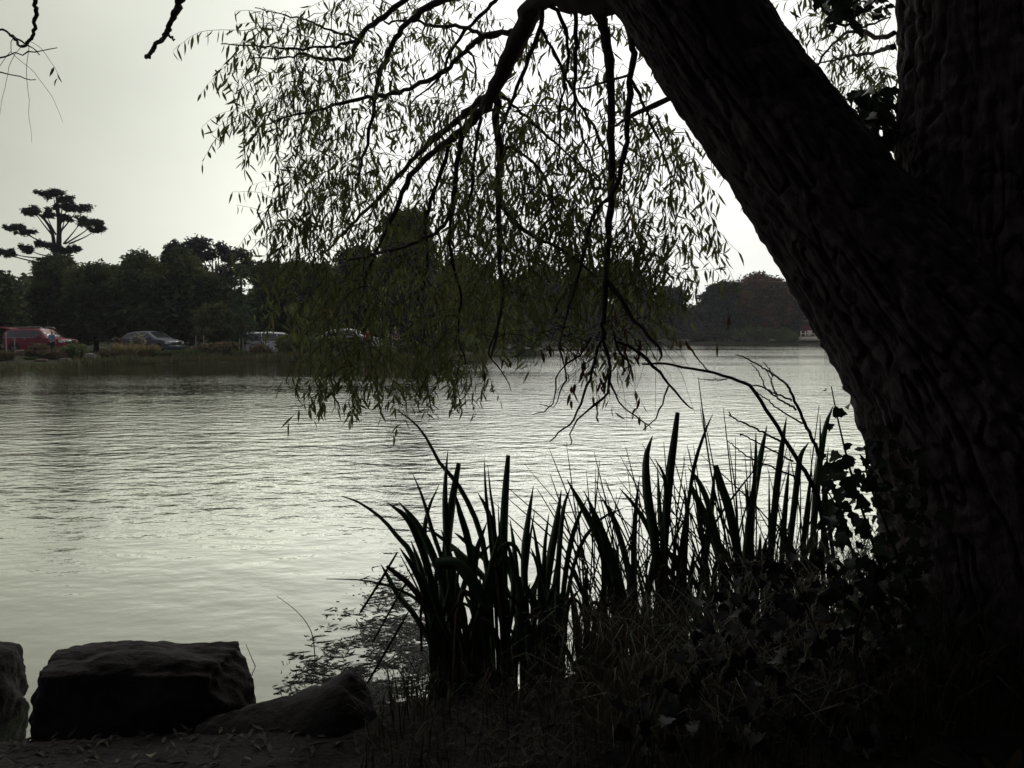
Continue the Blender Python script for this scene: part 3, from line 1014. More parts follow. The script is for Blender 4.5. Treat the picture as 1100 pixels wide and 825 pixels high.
def car(name, loc, rz, paint, label, L, W, H, belt, top, hood, clearance=0.20, wheel_r=0.36, wb=(0.19, 0.81), roofrail=False, tailgate_open=False):
    """x forward. top: list of (x fraction from the rear, z) along the roof and bonnet line; cabin between the belt line and roof"""
    e = empty(name, loc, label, 'car', 'cars parked on the left bank', rz)
    xs = np.linspace(0, 1, 61)
    tz = np.interp(xs, [p[0] for p in top], [p[1] for p in top])
    bz = np.interp(xs, [0, 0.5, 1], [belt, belt - 0.02, belt - 0.08])
    X = (xs - 0.5) * L

    def halfw(x, z):
        base = W / 2 * (1 - 0.10 * abs(2 * x - 1) ** 4 - 0.05 * max(0, x - 0.85) / 0.15)
        b = np.interp(x, [0, 0.5, 1], [belt, belt - 0.02, belt - 0.08])
        if z > b:
            base -= (z - b) * 0.30
        elif z < clearance + 0.25:
            base -= (clearance + 0.25 - z) * 0.18
        return base
    # wheel-arch floor
    fz = np.full(61, clearance)
    for f in wb:
        dx = (xs - f) * L
        m = np.abs(dx) < wheel_r + 0.06
        fz[m] = np.maximum(fz[m], wheel_r + np.sqrt((wheel_r + 0.06) ** 2 - dx[m] ** 2) - 0.02)
    mb = MB()
    rows = []
    for i in range(61):
        zb = fz[i]
        zs_ = [zb, max(zb + 0.02, clearance + 0.25), max(zb + 0.04, min(bz[i] - 0.08, tz[i] - 0.06)), min(bz[i], tz[i] - 0.03), max(tz[i] - 0.10, min(bz[i], tz[i] - 0.03) + 0.01), tz[i] - 0.02, tz[i]]
        zs_ = np.maximum.accumulate(np.array(zs_))
        hw = [halfw(xs[i], z) for z in zs_]
        hw[5] -= 0.07
        hw[6] = 0.55 * hw[6]
        row = [(X[i], -w, z) for w, z in zip(hw, zs_)] + [(X[i], 0, zs_[-1] + 0.012)] + [(X[i], w, z) for w, z in zip(hw[::-1], zs_[::-1])]
        rows.append(row)
    k = len(rows[0])
    V = np.array(rows).reshape(-1, 3)
    i_ = np.arange(60)[:, None] * k
    j_ = np.arange(k - 1)[None]
    mb.add(V, np.stack([i_ + j_, i_ + j_ + 1, i_ + j_ + k + 1, i_ + j_ + k], -1).reshape(-1, 4))
    mb.add(V[:k], [tuple(range(k))])
    mb.add(V[-k:], [tuple(range(k))[::-1]])
    mb.build('body', M_(paint), e, True, origin=(0, 0, 0))
    # side windows: strips lying 8 mm proud of the cabin side
    roof = lambda x: np.interp(x, [p[0] for p in top], [p[1] for p in top])
    bl = lambda x: np.interp(x, [0, 0.5, 1], [belt, belt - 0.02, belt - 0.08])
    x0, x1, x2, x3 = hood
    for s in (-1, 1):
        for a, b_ in ((x0, x1), (x1 + 0.012, x2), (x2 + 0.012, x3)):
            w = MB()
            n = 8
            fx = np.linspace(a, b_, n)
            pts = []
            for f in fx:
                lo, hi = bl(f) + 0.03, max(bl(f) + 0.05, roof(f) - 0.12)
                pts.append(((f - 0.5) * L, s * (halfw(f, lo) + 0.008), lo))
                pts.append(((f - 0.5) * L, s * (halfw(f, hi) + 0.008), hi))
            w.add(pts, [(2 * q, 2 * q + 2, 2 * q + 3, 2 * q + 1) for q in range(n - 1)])
            w.build('side_window', MC['glass'], e, origin=(0, 0, 0))
        for f in ((x0 + x1) / 2 + 0.04, (x1 + x2) / 2 + 0.06):
            h = MB()
            box(h, ((f - 0.5) * L, s * (halfw(f, belt - 0.12) + 0.015), belt - 0.12), (0.20, 0.035, 0.035))
            h.build('door_handle', MC['chrome'], e, origin=(0, 0, 0))
        t_ = MB()
        tube(t_, [((f - 0.5) * L, s * (halfw(f, bl(f)) + 0.012), bl(f) + 0.012) for f in np.linspace(x0, x3, 10)], [0.014], 4)
        t_.build('window_trim', MC['chrome'], e, origin=(0, 0, 0))
        m = MB()
        f = x3 - 0.05
        box(m, ((f - 0.5) * L, s * (halfw(f, belt) + 0.11), belt + 0.06), (0.12, 0.22, 0.15), 0, 0.8)
        m.build('door_mirror', M_(paint), e, origin=(0, 0, 0))
        h = MB()
        h.add(np.array([((0.985 - 0.5) * L, s * W * 0.30, belt - 0.34), ((0.985 - 0.5) * L, s * W * 0.45, belt - 0.34), ((0.93 - 0.5) * L, s * (halfw(0.93, belt - .3) + 0.01), belt - 0.32),
                        ((0.92 - 0.5) * L, s * (halfw(0.92, belt - .2) + 0.01), belt - 0.16), ((0.975 - 0.5) * L, s * W * 0.44, belt - 0.17), ((0.985 - 0.5) * L, s * W * 0.30, belt - 0.19)]) + np.array((0.03, 0, 0)),
              [(0, 1, 4, 5), (1, 2, 3, 4)])
        h.build('headlight', MC['lamp'], e, origin=(0, 0, 0))
        h = MB()
        box(h, (-0.5 * L + 0.02, s * W * 0.41, belt - 0.08), (0.10, 0.16, 0.30))
        h.build('tail_light', MC['tail'], e, origin=(0, 0, 0))
        for f in wb:
            cx = (f - 0.5) * L
            y0 = s * (W / 2 - 0.12)
            wv = MB()
            prof_ = [(0.55, -0.10), (0.9, -0.11), (1.0, -0.07), (1.0, 0.07), (0.9, 0.11), (0.55, 0.10)]
            aa = np.linspace(0, 2 * np.pi, 28, endpoint=False)
            V = np.array([(cx + np.cos(t) * r * wheel_r, y0 + o, wheel_r + np.sin(t) * r * wheel_r) for r, o in prof_ for t in aa])
            F = [(q * 28 + i, q * 28 + (i + 1) % 28, (q + 1) * 28 + (i + 1) % 28, (q + 1) * 28 + i) for q in range(5) for i in range(28)]
            wv.add(V, F)
            ty = wv.build('wheel', MC['rubber'], e, True, origin=(0, 0, 0))
            rm = MB()
            for q in range(5):
                t = q * 2 * np.pi / 5 + 0.3
                box_pts = [(cx, y0 + s * 0.07, wheel_r), (cx + np.cos(t) * wheel_r * 0.55, y0 + s * 0.085, wheel_r + np.sin(t) * wheel_r * 0.55)]
                tube(rm, box_pts, [0.035, 0.03], 4)
            V = np.array([(cx + np.cos(t) * r * wheel_r, y0 + s * o, wheel_r + np.sin(t) * r * wheel_r) for r, o in ((0.60, 0.095), (0.52, 0.06)) for t in aa])
            rm.add(V, [(i, (i + 1) % 28, 28 + (i + 1) % 28, 28 + i) for i in range(28)])
            rm.build('rim', MC['rim'], ty, origin=(0, 0, 0))
    # windscreen and rear window
    for f0, f1, nm in ((x3 + 0.005, None, 'windscreen'), (0.015, None, 'rear_window')):
        w = MB()
        if nm == 'windscreen':
            fb = min(0.97, np.interp(belt + 0.06, [roof(0.97), roof(x3 - 0.12)], [0.97, x3 - 0.12]))
            cand = np.linspace(x3 - 0.16, 0.95, 200)
            zz = roof(cand)
            lo = cand[np.argmin(np.abs(zz - (belt + 0.07)))]
            hi = cand[np.argmin(np.abs(zz - (H - 0.06)))]
            pts = [((hi - 0.5) * L + 0.02, -W * 0.30, roof(hi) + 0.012), ((hi - 0.5) * L + 0.02, W * 0.30, roof(hi) + 0.012), ((lo - 0.5) * L + 0.02, W * 0.36, roof(lo) + 0.012), ((lo - 0.5) * L + 0.02, -W * 0.36, roof(lo) + 0.012)]
        else:
            zt = roof(0.02)
            pts = [(-0.5 * L - 0.012, -W * 0.36, belt + 0.05), (-0.5 * L - 0.012, W * 0.36, belt + 0.05), (-0.5 * L - 0.012, W * 0.30, zt - 0.12), (-0.5 * L - 0.012, -W * 0.30, zt - 0.12)]
        w.add(pts, [(0, 1, 2, 3)])
        w.build(nm, MC['glass'], e, origin=(0, 0, 0))
    bb = MB()
    box(bb, (0.5 * L - 0.02, 0, clearance + 0.20), (0.16, W * 0.88, 0.26), 0, 0.95)
    bb.build('front_bumper', M_(paint), e, origin=(0, 0, 0))
    bb = MB()
    box(bb, (-0.5 * L + 0.02, 0, clearance + 0.20), (0.16, W * 0.88, 0.26), 0, 0.95)
    bb.build('rear_bumper', M_(paint), e, origin=(0, 0, 0))
    gr = MB()
    box(gr, (0.5 * L + 0.012, 0, belt - 0.26), (0.04, W * 0.52, 0.18))
    gr.build('grille', MC['chrome'], e, origin=(0, 0, 0))
    if roofrail:
        for s in (-1, 1):
            rr = MB()
            zr = H + 0.05
            tube(rr, resample([(-0.36 * L, s * W * 0.33, H - 0.04), (-0.33 * L, s * W * 0.33, zr), (0, s * W * 0.33, zr + 0.02), (0.10 * L, s * W * 0.33, zr), (0.13 * L, s * W * 0.33, H - 0.04)], 16), [0.02], 5)
            rr.build('roof_rail', MC['chrome'], e, origin=(0, 0, 0))
        bx_ = MB()
        box(bx_, (-0.12 * L, 0, H + 0.07), (0.9, W * 0.55, 0.05))
        bx_.build('roof_rack', MC['plastic'], e, origin=(0, 0, 0))
    if tailgate_open:
        tg = MB()
        V = np.array([(-0.47 * L, -W * 0.36, H - 0.02), (-0.47 * L, W * 0.36, H - 0.02), (-0.47 * L - 0.75, W * 0.36, H + 0.10), (-0.47 * L - 0.75, -W * 0.36, H + 0.10)])
        tg.add(np.vstack([V, V - np.array((0, 0, 0.06))]), [(0, 1, 2, 3), (7, 6, 5, 4), (0, 4, 5, 1), (1, 5, 6, 2), (2, 6, 7, 3), (3, 7, 4, 0)])
        tg.build('tailgate', M_(paint), e, origin=(0, 0, 0))
    return e


def M_(k):
    return MC[k] if k in MC else M[k]


suv_top = [(0, 1.52), (0.02, 1.62), (0.10, 1.72), (0.35, 1.75), (0.55, 1.72), (0.60, 1.66), (0.735, 1.13), (0.78, 1.10), (0.95, 1.02), (0.985, 0.92), (1, 0.75)]
x_ = P(43, 365, 57)
car('red_car', (x_[0] + 0.1, 57, lz(x_[0], 57) + 0.0), R(-7), 'red', 'dark red estate-type off-roader with open tailgate on the left bank', 4.3, 1.88, 1.75, 1.12, suv_top, (0.07, 0.22, 0.42, 0.655), 0.24, 0.38, (0.19, 0.80), True, True)
hat_top = [(0, 0.95), (0.03, 1.10), (0.12, 1.32), (0.28, 1.44), (0.45, 1.46), (0.56, 1.40), (0.74, 0.98), (0.80, 0.93), (0.95, 0.80), (0.985, 0.72), (1, 0.6)]
x_ = P(164, 365, 58)
car('dark_car', (x_[0], 58, lz(x_[0], 58) + 0.08), R(-20), 'dark', 'dark blue-grey hatchback parked behind the tan sedge mound', 4.1, 1.75, 1.46, 0.93, hat_top, (0.12, 0.26, 0.43, 0.66), 0.16, 0.31, (0.18, 0.81))
van_top = [(0, 1.50), (0.015, 1.66), (0.08, 1.76), (0.40, 1.80), (0.60, 1.74), (0.66, 1.66), (0.84, 1.12), (0.88, 1.06), (0.97, 0.96), (1, 0.8)]
x_ = P(301, 365, 63)
car('white_car', (x_[0] - 0.1, 62, lz(x_[0], 62) - 0.34), R(30), 'white', 'white people carrier half hidden behind the yellow-green bush', 4.6, 1.85, 1.80, 1.12, van_top, (0.06, 0.24, 0.48, 0.74), 0.2, 0.34, (0.18, 0.82))
x_ = P(378, 365, 63)
car('white_car', (x_[0], 63, lz(x_[0], 63)), R(-8), 'white', 'white car glimpsed through the willow leaves beside the person in red', 4.2, 1.78, 1.5, 0.95, [(a, c * 1.02) for a, c in hat_top], (0.12, 0.26, 0.43, 0.66), 0.16, 0.31, (0.18, 0.81))


# ------------------------------------------------------------------ people on the far bank
MP = {
    'skin': surf('skin', (0.45, 0.27, 0.19), (0.40, 0.23, 0.16), 0.6, 6),
    'blue': surf('blue_cloth', (0.22, 0.32, 0.55), (0.18, 0.27, 0.48), 0.9, 8),
    'redc': surf('red_cloth', (0.55, 0.05, 0.07), (0.45, 0.03, 0.05), 0.9, 8),
    'whitec': surf('white_cloth', (0.60, 0.60, 0.58), (0.5, 0.5, 0.48), 0.9, 8),
    'purplec': surf('purple_cloth', (0.10, 0.06, 0.16), (0.07, 0.04, 0.12), 0.9, 8),
    'darkc': surf('dark_cloth', (0.035, 0.035, 0.05), (0.02, 0.02, 0.03), 0.9, 8),
    'straw': surf('straw', (0.55, 0.46, 0.28), (0.45, 0.36, 0.2), 0.9, 40),
    'hair': surf('hair', (0.04, 0.028, 0.02), None, 0.7, 30),
    'strap': surf('white_strap', (0.7, 0.7, 0.7), None, 0.8, 10),
}


def skin_mesh(name, joints, edges, mat, parent, scale=1.0, sub=2):
    me = bpy.data.meshes.new(name + '_net')
    me.from_pydata([tuple(np.array(j[0]) * scale) for j in joints], edges, [])
    o = bpy.data.objects.new(name + '_net', me)
    COL.objects.link(o)
    sk = o.modifiers.new('s', 'SKIN')
    sk.use_smooth_shade = True
    for i, j in enumerate(joints):
        r = j[1]
        me.skin_vertices[0].data[i].radius = (r[0] * scale, r[1] * scale) if isinstance(r, tuple) else (r * scale, r * scale)
    me.skin_vertices[0].data[0].use_root = True
    ss = o.modifiers.new('u', 'SUBSURF')
    ss.levels = sub
    dg = bpy.context.evaluated_depsgraph_get()
    m2 = bpy.data.meshes.new_from_object(o.evaluated_get(dg))
    bpy.data.objects.remove(o)
    bpy.data.meshes.remove(me)
    m2.materials.clear()
    m2.materials.append(mat)
    m2.polygons.foreach_set('use_smooth', np.ones(len(m2.polygons), bool))
    ob = bpy.data.objects.new(name, m2)
    COL.objects.link(ob)
    ob.parent = parent
    return ob


def person(loc, rz, height, shirt, legs, hat, label, arm=0.0):
    """one standing figure facing its own -Y; body one mesh, clothes and hair over it"""
    e = empty('person', loc, label, 'person', 'people on the left bank', rz)
    s = height / 1.72
    J = [((0, 0, 0.95), (0.15, 0.10)), ((0, 0, 1.15), (0.125, 0.09)), ((0, 0, 1.36), (0.16, 0.10)), ((0, 0, 1.47), 0.055), ((0, -0.01, 1.53), 0.055), ((0, -0.015, 1.62), (0.075, 0.09)), ((0, -0.01, 1.70), (0.06, 0.07)),
         ((-0.19, 0, 1.40), 0.055), ((-0.25, 0.02, 1.13), 0.042), ((-0.24 + arm * 0.1, -0.08 - arm * 0.15, 0.90 + arm * 0.15), 0.032), ((-0.235 + arm * 0.1, -0.11 - arm * 0.2, 0.80 + arm * 0.2), 0.03),
         ((0.19, 0, 1.40), 0.055), ((0.25, 0.02, 1.13), 0.042), ((0.24, -0.08, 0.90), 0.032), ((0.235, -0.11, 0.80), 0.03),
         ((-0.10, 0, 0.86), 0.085), ((-0.11, -0.02, 0.48), 0.06), ((-0.11, 0.02, 0.10), 0.04), ((-0.11, -0.10, 0.03), 0.035),
         ((0.10, 0, 0.86), 0.085), ((0.11, -0.03, 0.48), 0.06), ((0.12, 0.0, 0.10), 0.04), ((0.12, -0.12, 0.03), 0.035), ((0, -0.10, 1.605), 0.018)]
    E = [(0, 1), (1, 2), (2, 3), (3, 4), (4, 5), (5, 6), (2, 7), (7, 8), (8, 9), (9, 10), (2, 11), (11, 12), (12, 13), (13, 14), (0, 15), (15, 16), (16, 17), (17, 18), (0, 19), (19, 20), (20, 21), (21, 22), (5, 23)]
    skin_mesh('body', J, E, MP['skin'], e, s)
    g = 0.018
    JT = [((0, 0, 0.93), (0.165 + g, 0.115 + g)), ((0, 0, 1.15), (0.135 + g, 0.10 + g)), ((0, 0, 1.36), (0.165 + g, 0.105 + g)), ((0, 0, 1.45), 0.075), ((-0.19, 0, 1.40), 0.072), ((-0.235, 0.012, 1.2), 0.062), ((0.19, 0, 1.40), 0.072), ((0.235, 0.012, 1.2), 0.062)]
    skin_mesh('shirt', JT, [(0, 1), (1, 2), (2, 3), (2, 4), (4, 5), (2, 6), (6, 7)], MP[shirt], e, s)
    JL = [((0, 0, 0.97), (0.165, 0.115)), ((-0.10, 0, 0.86), 0.105), ((-0.11, -0.02, 0.48), 0.08), ((-0.11, 0.02, 0.12), 0.062), ((0.10, 0, 0.86), 0.105), ((0.11, -0.03, 0.48), 0.08), ((0.12, 0, 0.12), 0.062)]
    skin_mesh('trousers', JL, [(0, 1), (1, 2), (2, 3), (0, 4), (4, 5), (5, 6)], MP[legs], e, s)
    hb = MB()
    aa = np.linspace(0, 2 * np.pi, 24, endpoint=False)
    if hat:
        pr = [(0.24, 1.645), (0.235, 1.66), (0.115, 1.675), (0.105, 1.76), (0.07, 1.79), (0.005, 1.795)]
        mt, nm = MP['straw'], 'straw_hat'
    else:
        pr = [(0.085, 1.56), (0.105, 1.63), (0.102, 1.68), (0.075, 1.735), (0.03, 1.75), (0.004, 1.752)]
        mt, nm = MP['hair'], 'hair'
    V = np.array([(np.cos(t) * r * s, (np.sin(t) * r * 1.05 + (0.025 if not hat else -0.01)) * s, z * s) for r, z in pr for t in aa])
    hb.add(V, [(q * 24 + i, q * 24 + (i + 1) % 24, (q + 1) * 24 + (i + 1) % 24, (q + 1) * 24 + i) for q in range(len(pr) - 1) for i in range(24)])
    hb.build(nm, mt, e, True, origin=(0, 0, 0))
    return e


for px, d, rz, h, sh, lg, hat, lab in ((55.8, 53.5, R(170), 1.52, 'blue', 'darkc', True, 'person in straw hat and light blue top standing beside the red car'),
                                       (395, 57, R(20), 1.62, 'redc', 'darkc', False, 'person in bright red top on the bank behind the willow leaves'),
                                       (416, 58, R(-60), 1.66, 'whitec', 'darkc', False, 'person in white top standing right of the person in red'),
                                       (425, 58.5, R(30), 1.70, 'purplec', 'darkc', True, 'person in dark purple top and pale hat, rightmost of the group')):
    q = P(px, 365, d)
    person((q[0], d, lz(q[0], d)), rz, h, sh, lg, hat, lab)

# ------------------------------------------------------------------ staked saplings, thin posts
M['stake'] = surf('weathered_stake', (0.34, 0.31, 0.27), (0.24, 0.21, 0.18), 0.9, 12)
M['post'] = surf('galvanised_post', (0.40, 0.40, 0.40), None, 0.5, 8, metal=0.4)


def sapling(px, d, sx, hst, top, label):
    q = P(px, 365, d)
    z = lz(q[0], d)
    e = empty('staked_sapling', (q[0], d, z), label, 'tree', 'staked saplings on the left bank')
    for s in (-1, 1):
        m = MB()
        tube(m, [(s * sx, 0, -0.2), (s * sx * 0.97, 0.02, hst)], [0.04, 0.038], 6)
        m.build('stake', M['stake'], e, origin=(0, 0, 0))
    H = P(px, top, d)[2] - z
    t, c = MB(), MB()
    tube(t, resample([(0, 0, -0.1), (0.03, 0, H * 0.4), (-0.02, 0.02, H * 0.7), (0.02, 0, H)], 10), np.linspace(0.035, 0.008, 10), 5)
    for k in range(9):
        a, zz = rng.uniform(0, 6.28), H * rng.uniform(0.5, 0.95)
        L = rng.uniform(0.3, 0.6)
        tip = np.array((np.cos(a) * L, np.sin(a) * L, zz + L * 0.7))
        tube(t, [(0, 0, zz), tip], [0.012, 0.005], 4)
        tufts(c, tip * 0.9 + rng.normal(size=(5, 3)) * 0.12, 0.16, 3, 0.7, 0.25)
    t.build('trunk', M['trunkfar'], e, origin=(0, 0, 0))
    c.build('crown', FO['olive'], e, origin=(0, 0, 0))
    b_ = MB()
    tube(b_, [(-sx, 0.01, hst * 0.8), (0.0, 0.05, hst * 0.78), (sx, 0.01, hst * 0.8)], [0.015], 4)
    b_.build('tie', MC['rubber'], e, origin=(0, 0, 0))


sapling(214.5, 55, 0.26, 1.25, 341, 'young sapling between two pale stakes, left one of two')
sapling(259, 57, 0.12, 1.05, 336, 'leafy sapling with close-set stakes left of the white people carrier')
for px, top, d, lab in ((6.5, 358, 50, 'thin pale upright post at the left edge before the red car'), (15.5, 364, 49, 'short thin brown post by the red car rear wheel')):
    q = P(px, 365, d)
    z = lz(q[0], d)
    h = P(px, top, d)[2] - z
    e = empty('thin_post', (q[0], d, z), lab, 'post', 'thin posts by the red car')
    m = MB()
    tube(m, [(0, 0, -0.2), (0, 0, h)], [0.035, 0.032], 8)
    m.build('pole', M['post'] if px < 10 else M['stake'], e, origin=(0, 0, 0))
    m = MB()
    box(m, (0, 0, h + 0.015), (0.09, 0.09, 0.03), 0, 0.7)
    m.build('cap', M['post'] if px < 10 else M['stake'], e, origin=(0, 0, 0))

# white railed landing with a red shed, mostly behind the willow trunk
M['whitewood'] = surf('white_painted_wood', (0.62, 0.60, 0.50), (0.52, 0.50, 0.42), 0.7, 8)
M['redwall'] = surf('red_boards', (0.16, 0.03, 0.035), (0.11, 0.02, 0.025), 0.8, 6)
dq = 158
q = P(864, 362, dq)
zq = 0.4
e = empty('railed_landing', (q[0], dq, zq), 'white railed landing on the far shore beside the willow trunk', 'landing')
m = MB()
box(m, (1.2, 0, 0.55), (4.6, 1.6, 0.7))
m.build('deck', M['whitewood'], e, origin=(0, 0, 0))
for k in range(6):
    m = MB()
    box(m, (-0.9 + k * 0.85, -0.7, 1.35), (0.2, 0.2, 0.9 + (0.35 if k < 3 else 0)))
    m.build('post', M['whitewood'], e, origin=(0, 0, 0))
m = MB()
box(m, (1.2, -0.7, 1.5), (4.4, 0.13, 0.16))
m.build('rail', M['whitewood'], e, origin=(0, 0, 0))
e = empty('shed', (q[0] + 2.1, dq + 2.5, zq), 'dark red shed behind the white railing, mostly hidden by the trunk', 'shed')
m = MB()
box(m, (0, 0, 1.6), (3.2, 2.6, 3.0))
m.build('wall', M['redwall'], e, origin=(0, 0, 0))
m = MB()
m.add([(-1.8, -1.6, 3.1), (1.8, -1.6, 3.1), (1.8, 1.6, 3.1), (-1.8, 1.6, 3.1), (-1.8, 0, 4.1), (1.8, 0, 4.1)], [(0, 1, 5, 4), (2, 3, 4, 5), (0, 4, 3), (1, 2, 5), (0, 3, 2, 1)])
m.build('roof', M['trunkfar'], e, origin=(0, 0, 0))
m = MB()
box(m, (-0.7, -1.32, 1.1), (0.9, 0.06, 2.0))
m.build('door', M['whitewood'], e, origin=(0, 0, 0))

#FOREGROUND
# ------------------------------------------------------------------ the willow on the near bank
wb_ = P(1125, 760, 3.2)
WB = np.array((wb_[0], 3.25, nz(wb_[0], 3.25)))
willow = empty('willow_tree', WB, 'huge leaning willow with furrowed forked trunk and hanging leafy boughs on the near bank', 'tree')


def W2(x, y, d):
    return P(x, y, d)


TRUNK = [[W2(1128, 860, 3.2), W2(1126, 760, 3.2), W2(1118, 660, 3.2), W2(1085, 520, 3.2), W2(1022, 400, 3.22), W2(926, 275, 3.26), W2(846, 160, 3.3), W2(787, 80, 3.33), W2(733, 0, 3.36), W2(640, -140, 3.4), W2(520, -300, 3.5), W2(380, -470, 3.7)],
         [W2(1120, 700, 3.26), W2(1104, 480, 3.26), W2(1094, 330, 3.26), W2(1088, 220, 3.27), W2(1086, 110, 3.28), W2(1086, 0, 3.28), W2(1092, -160, 3.25), W2(1070, -420, 3.1), W2(1000, -800, 2.7)]]
TRAD = [[0.62, 0.60, 0.56, 0.49, 0.38, 0.285, 0.245, 0.235, 0.235, 0.215, 0.19, 0.13], [0.36, 0.40, 0.405, 0.41, 0.405, 0.40, 0.38, 0.33, 0.2]]
axes_, jm = [], MB()
for pts, rr in zip(TRUNK, TRAD):
    c = resample(pts, 160)
    rad = np.interp(np.linspace(0, 1, 160), np.linspace(0, 1, len(rr)), rr)
    for _ in range(3):
        rad = np.convolve(np.pad(rad, 6, 'edge'), np.ones(13) / 13, 'valid')
    T, N, B = frames(c)
    L = np.concatenate(([0], np.cumsum(np.linalg.norm(np.diff(c, axis=0), axis=1))))
    axes_.append((c, rad, T, N, B, L))
    a = np.linspace(0, 2 * np.pi, 48, endpoint=False)
    A, S = np.meshgrid(a, L)
    lump = (vnoise(A / (2 * np.pi) * 4, S * 1.3, 103, 4) - 0.5) * 0.10
    flare = np.clip(1 - S / 0.55, 0, 1) ** 2 * (0.30 + 0.22 * np.cos(5 * A + 0.6)) if len(axes_) == 1 else 0
    RR = rad[:, None] * (1 + lump + flare)
    V = (c[:, None] + (np.cos(A)[..., None] * N[:, None] + np.sin(A)[..., None] * B[:, None]) * RR[..., None]).reshape(-1, 3)
    ii = np.arange(159)[:, None] * 48
    jj = np.arange(48)[None]
    kk = (jj + 1) % 48
    jm.add(V, np.stack([ii + jj, ii + kk, ii + kk + 48, ii + jj + 48], -1).reshape(-1, 4))
    jm.add(V[:48], [tuple(range(48))[::-1]])
    jm.add(V[-48:], [tuple(range(48))])
# weld the stem and its upright limb into one skin, soften the fork, then cut the furrows into it
tmp = jm.build('trunk_form', None)
rm = tmp.modifiers.new('r', 'REMESH')
rm.mode = 'VOXEL'
rm.voxel_size = 0.0075
me = bpy.data.meshes.new_from_object(tmp.evaluated_get(bpy.context.evaluated_depsgraph_get()))
bpy.data.objects.remove(tmp)
nv = len(me.vertices)
V = np.empty(nv * 3, np.float32)
me.vertices.foreach_get('co', V)
V = V.reshape(-1, 3).astype(float)
Ed = np.empty(len(me.edges) * 2, np.int32)
me.edges.foreach_get('vertices', Ed)
Ed = Ed.reshape(-1, 2)
deg = np.bincount(Ed.ravel(), minlength=nv).astype(float)
for _ in range(90):
    acc = np.stack([np.bincount(Ed[:, 0], V[Ed[:, 1], q], nv) + np.bincount(Ed[:, 1], V[Ed[:, 0], q], nv) for q in range(3)], -1)
    V = V * 0.4 + 0.6 * acc / deg[:, None]
me.vertices.foreach_set('co', V.astype(np.float32).ravel())
me.update()
Nn = np.empty(nv * 3, np.float32)
me.vertex_normals.foreach_get('vector', Nn)
Nn = Nn.reshape(-1, 3).astype(float)
disp, grain, best = np.zeros(nv), np.zeros((nv, 3)), np.full(nv, 1e9)
for q, (c, rad, T, N, B, L) in enumerate(axes_):
    for k0 in range(0, nv, 20000):
        sl = slice(k0, k0 + 20000)
        d2 = ((V[sl, None, :] - c[None]) ** 2).sum(-1)
        j = d2.argmin(1)
        j = np.clip(j, 1, len(c) - 2)
        w = V[sl] - c[j]
        along = (w * T[j]).sum(-1)
        S = L[j] + along
        x, y = (w * N[j]).sum(-1), (w * B[j]).sum(-1)
        A = np.arctan2(y, x)
        rel = np.hypot(x, y) / rad[j]
        per = 60
        u = (A / (2 * np.pi) + 0.5) * per
        wob = (vnoise(u * 0.5, S * 2.6, 105 + q * 9, per // 2) - 0.5) * 1.1
        r1 = np.abs(2 * vnoise(u + wob, S * 6.5 + wob * 1.5 + vnoise(u * 0.5, S * 9, 130 + q, per // 2) * 1.2, 100 + q * 9, per) - 1)
        r2 = np.abs(2 * vnoise((u + wob) * 0.5, S * 4.5, 101 + q * 9, per // 2) - 1)
        cr = vnoise(u, S * 30, 102 + q * 9, per)
        h = np.clip(r1 * 3.4, 0, 1) * 0.022 + np.clip(r2 * 3.0, 0, 1) * 0.010 + (cr - 0.5) * 0.016 - 0.024
        h = h * np.clip(rad[j] / 0.3, 0.4, 1.2)
        m = rel < best[sl]
        best[sl] = np.where(m, rel, best[sl])
        disp[sl] = np.where(m, h, disp[sl])
        g = np.stack([x + wob * 0.010, y, S * 0.28 + q * 3], -1)
        grain[sl] = np.where(m[:, None], g, grain[sl])
V = V + Nn * disp[:, None] - WB
me.vertices.foreach_set('co', V.astype(np.float32).ravel())
me.update()
at = me.attributes.new('grain', 'FLOAT_VECTOR', 'POINT')
at.data.foreach_set('vector', grain.astype(np.float32).ravel())
me.name = 'trunk'
me.materials.clear()
me.materials.append(M['barkg'])
me.polygons.foreach_set('use_smooth', np.ones(len(me.polygons), bool))
tro = bpy.data.objects.new('trunk', me)
COL.objects.link(tro)
tro.parent = willow

BR = []      # hand-placed boughs: (points px, depth), widths in px


def bough(pts, w, d0, d1, jit=0.04):
    pts = np.array(pts, float)
    n = len(pts)
    ds = np.linspace(d0, d1, n)
    p3 = np.array([P(x, y, d) for (x, y), d in zip(pts, ds)])
    m = max(8, int(np.linalg.norm(np.diff(p3, axis=0), axis=1).sum() / 0.035))
    c = resample(p3, m)
    c = c + rng.normal(size=c.shape) * 0.0035
    rad = np.interp(np.linspace(0, 1, m), np.linspace(0, 1, len(w)), w) / 2 * np.linspace(d0, d1, m) / FPX
    rad = rad * (1 + 0.10 * rng.normal(size=m))
    rad = np.maximum(rad, 0.0013)
    BR.append((c, rad))
    mb = MB()
    tube(mb, c, rad, 7 if w[0] > 4 else 5)
    mb.build('branch', M['bark'] if w[0] > 5 else M['twig'], willow, True)
    return c


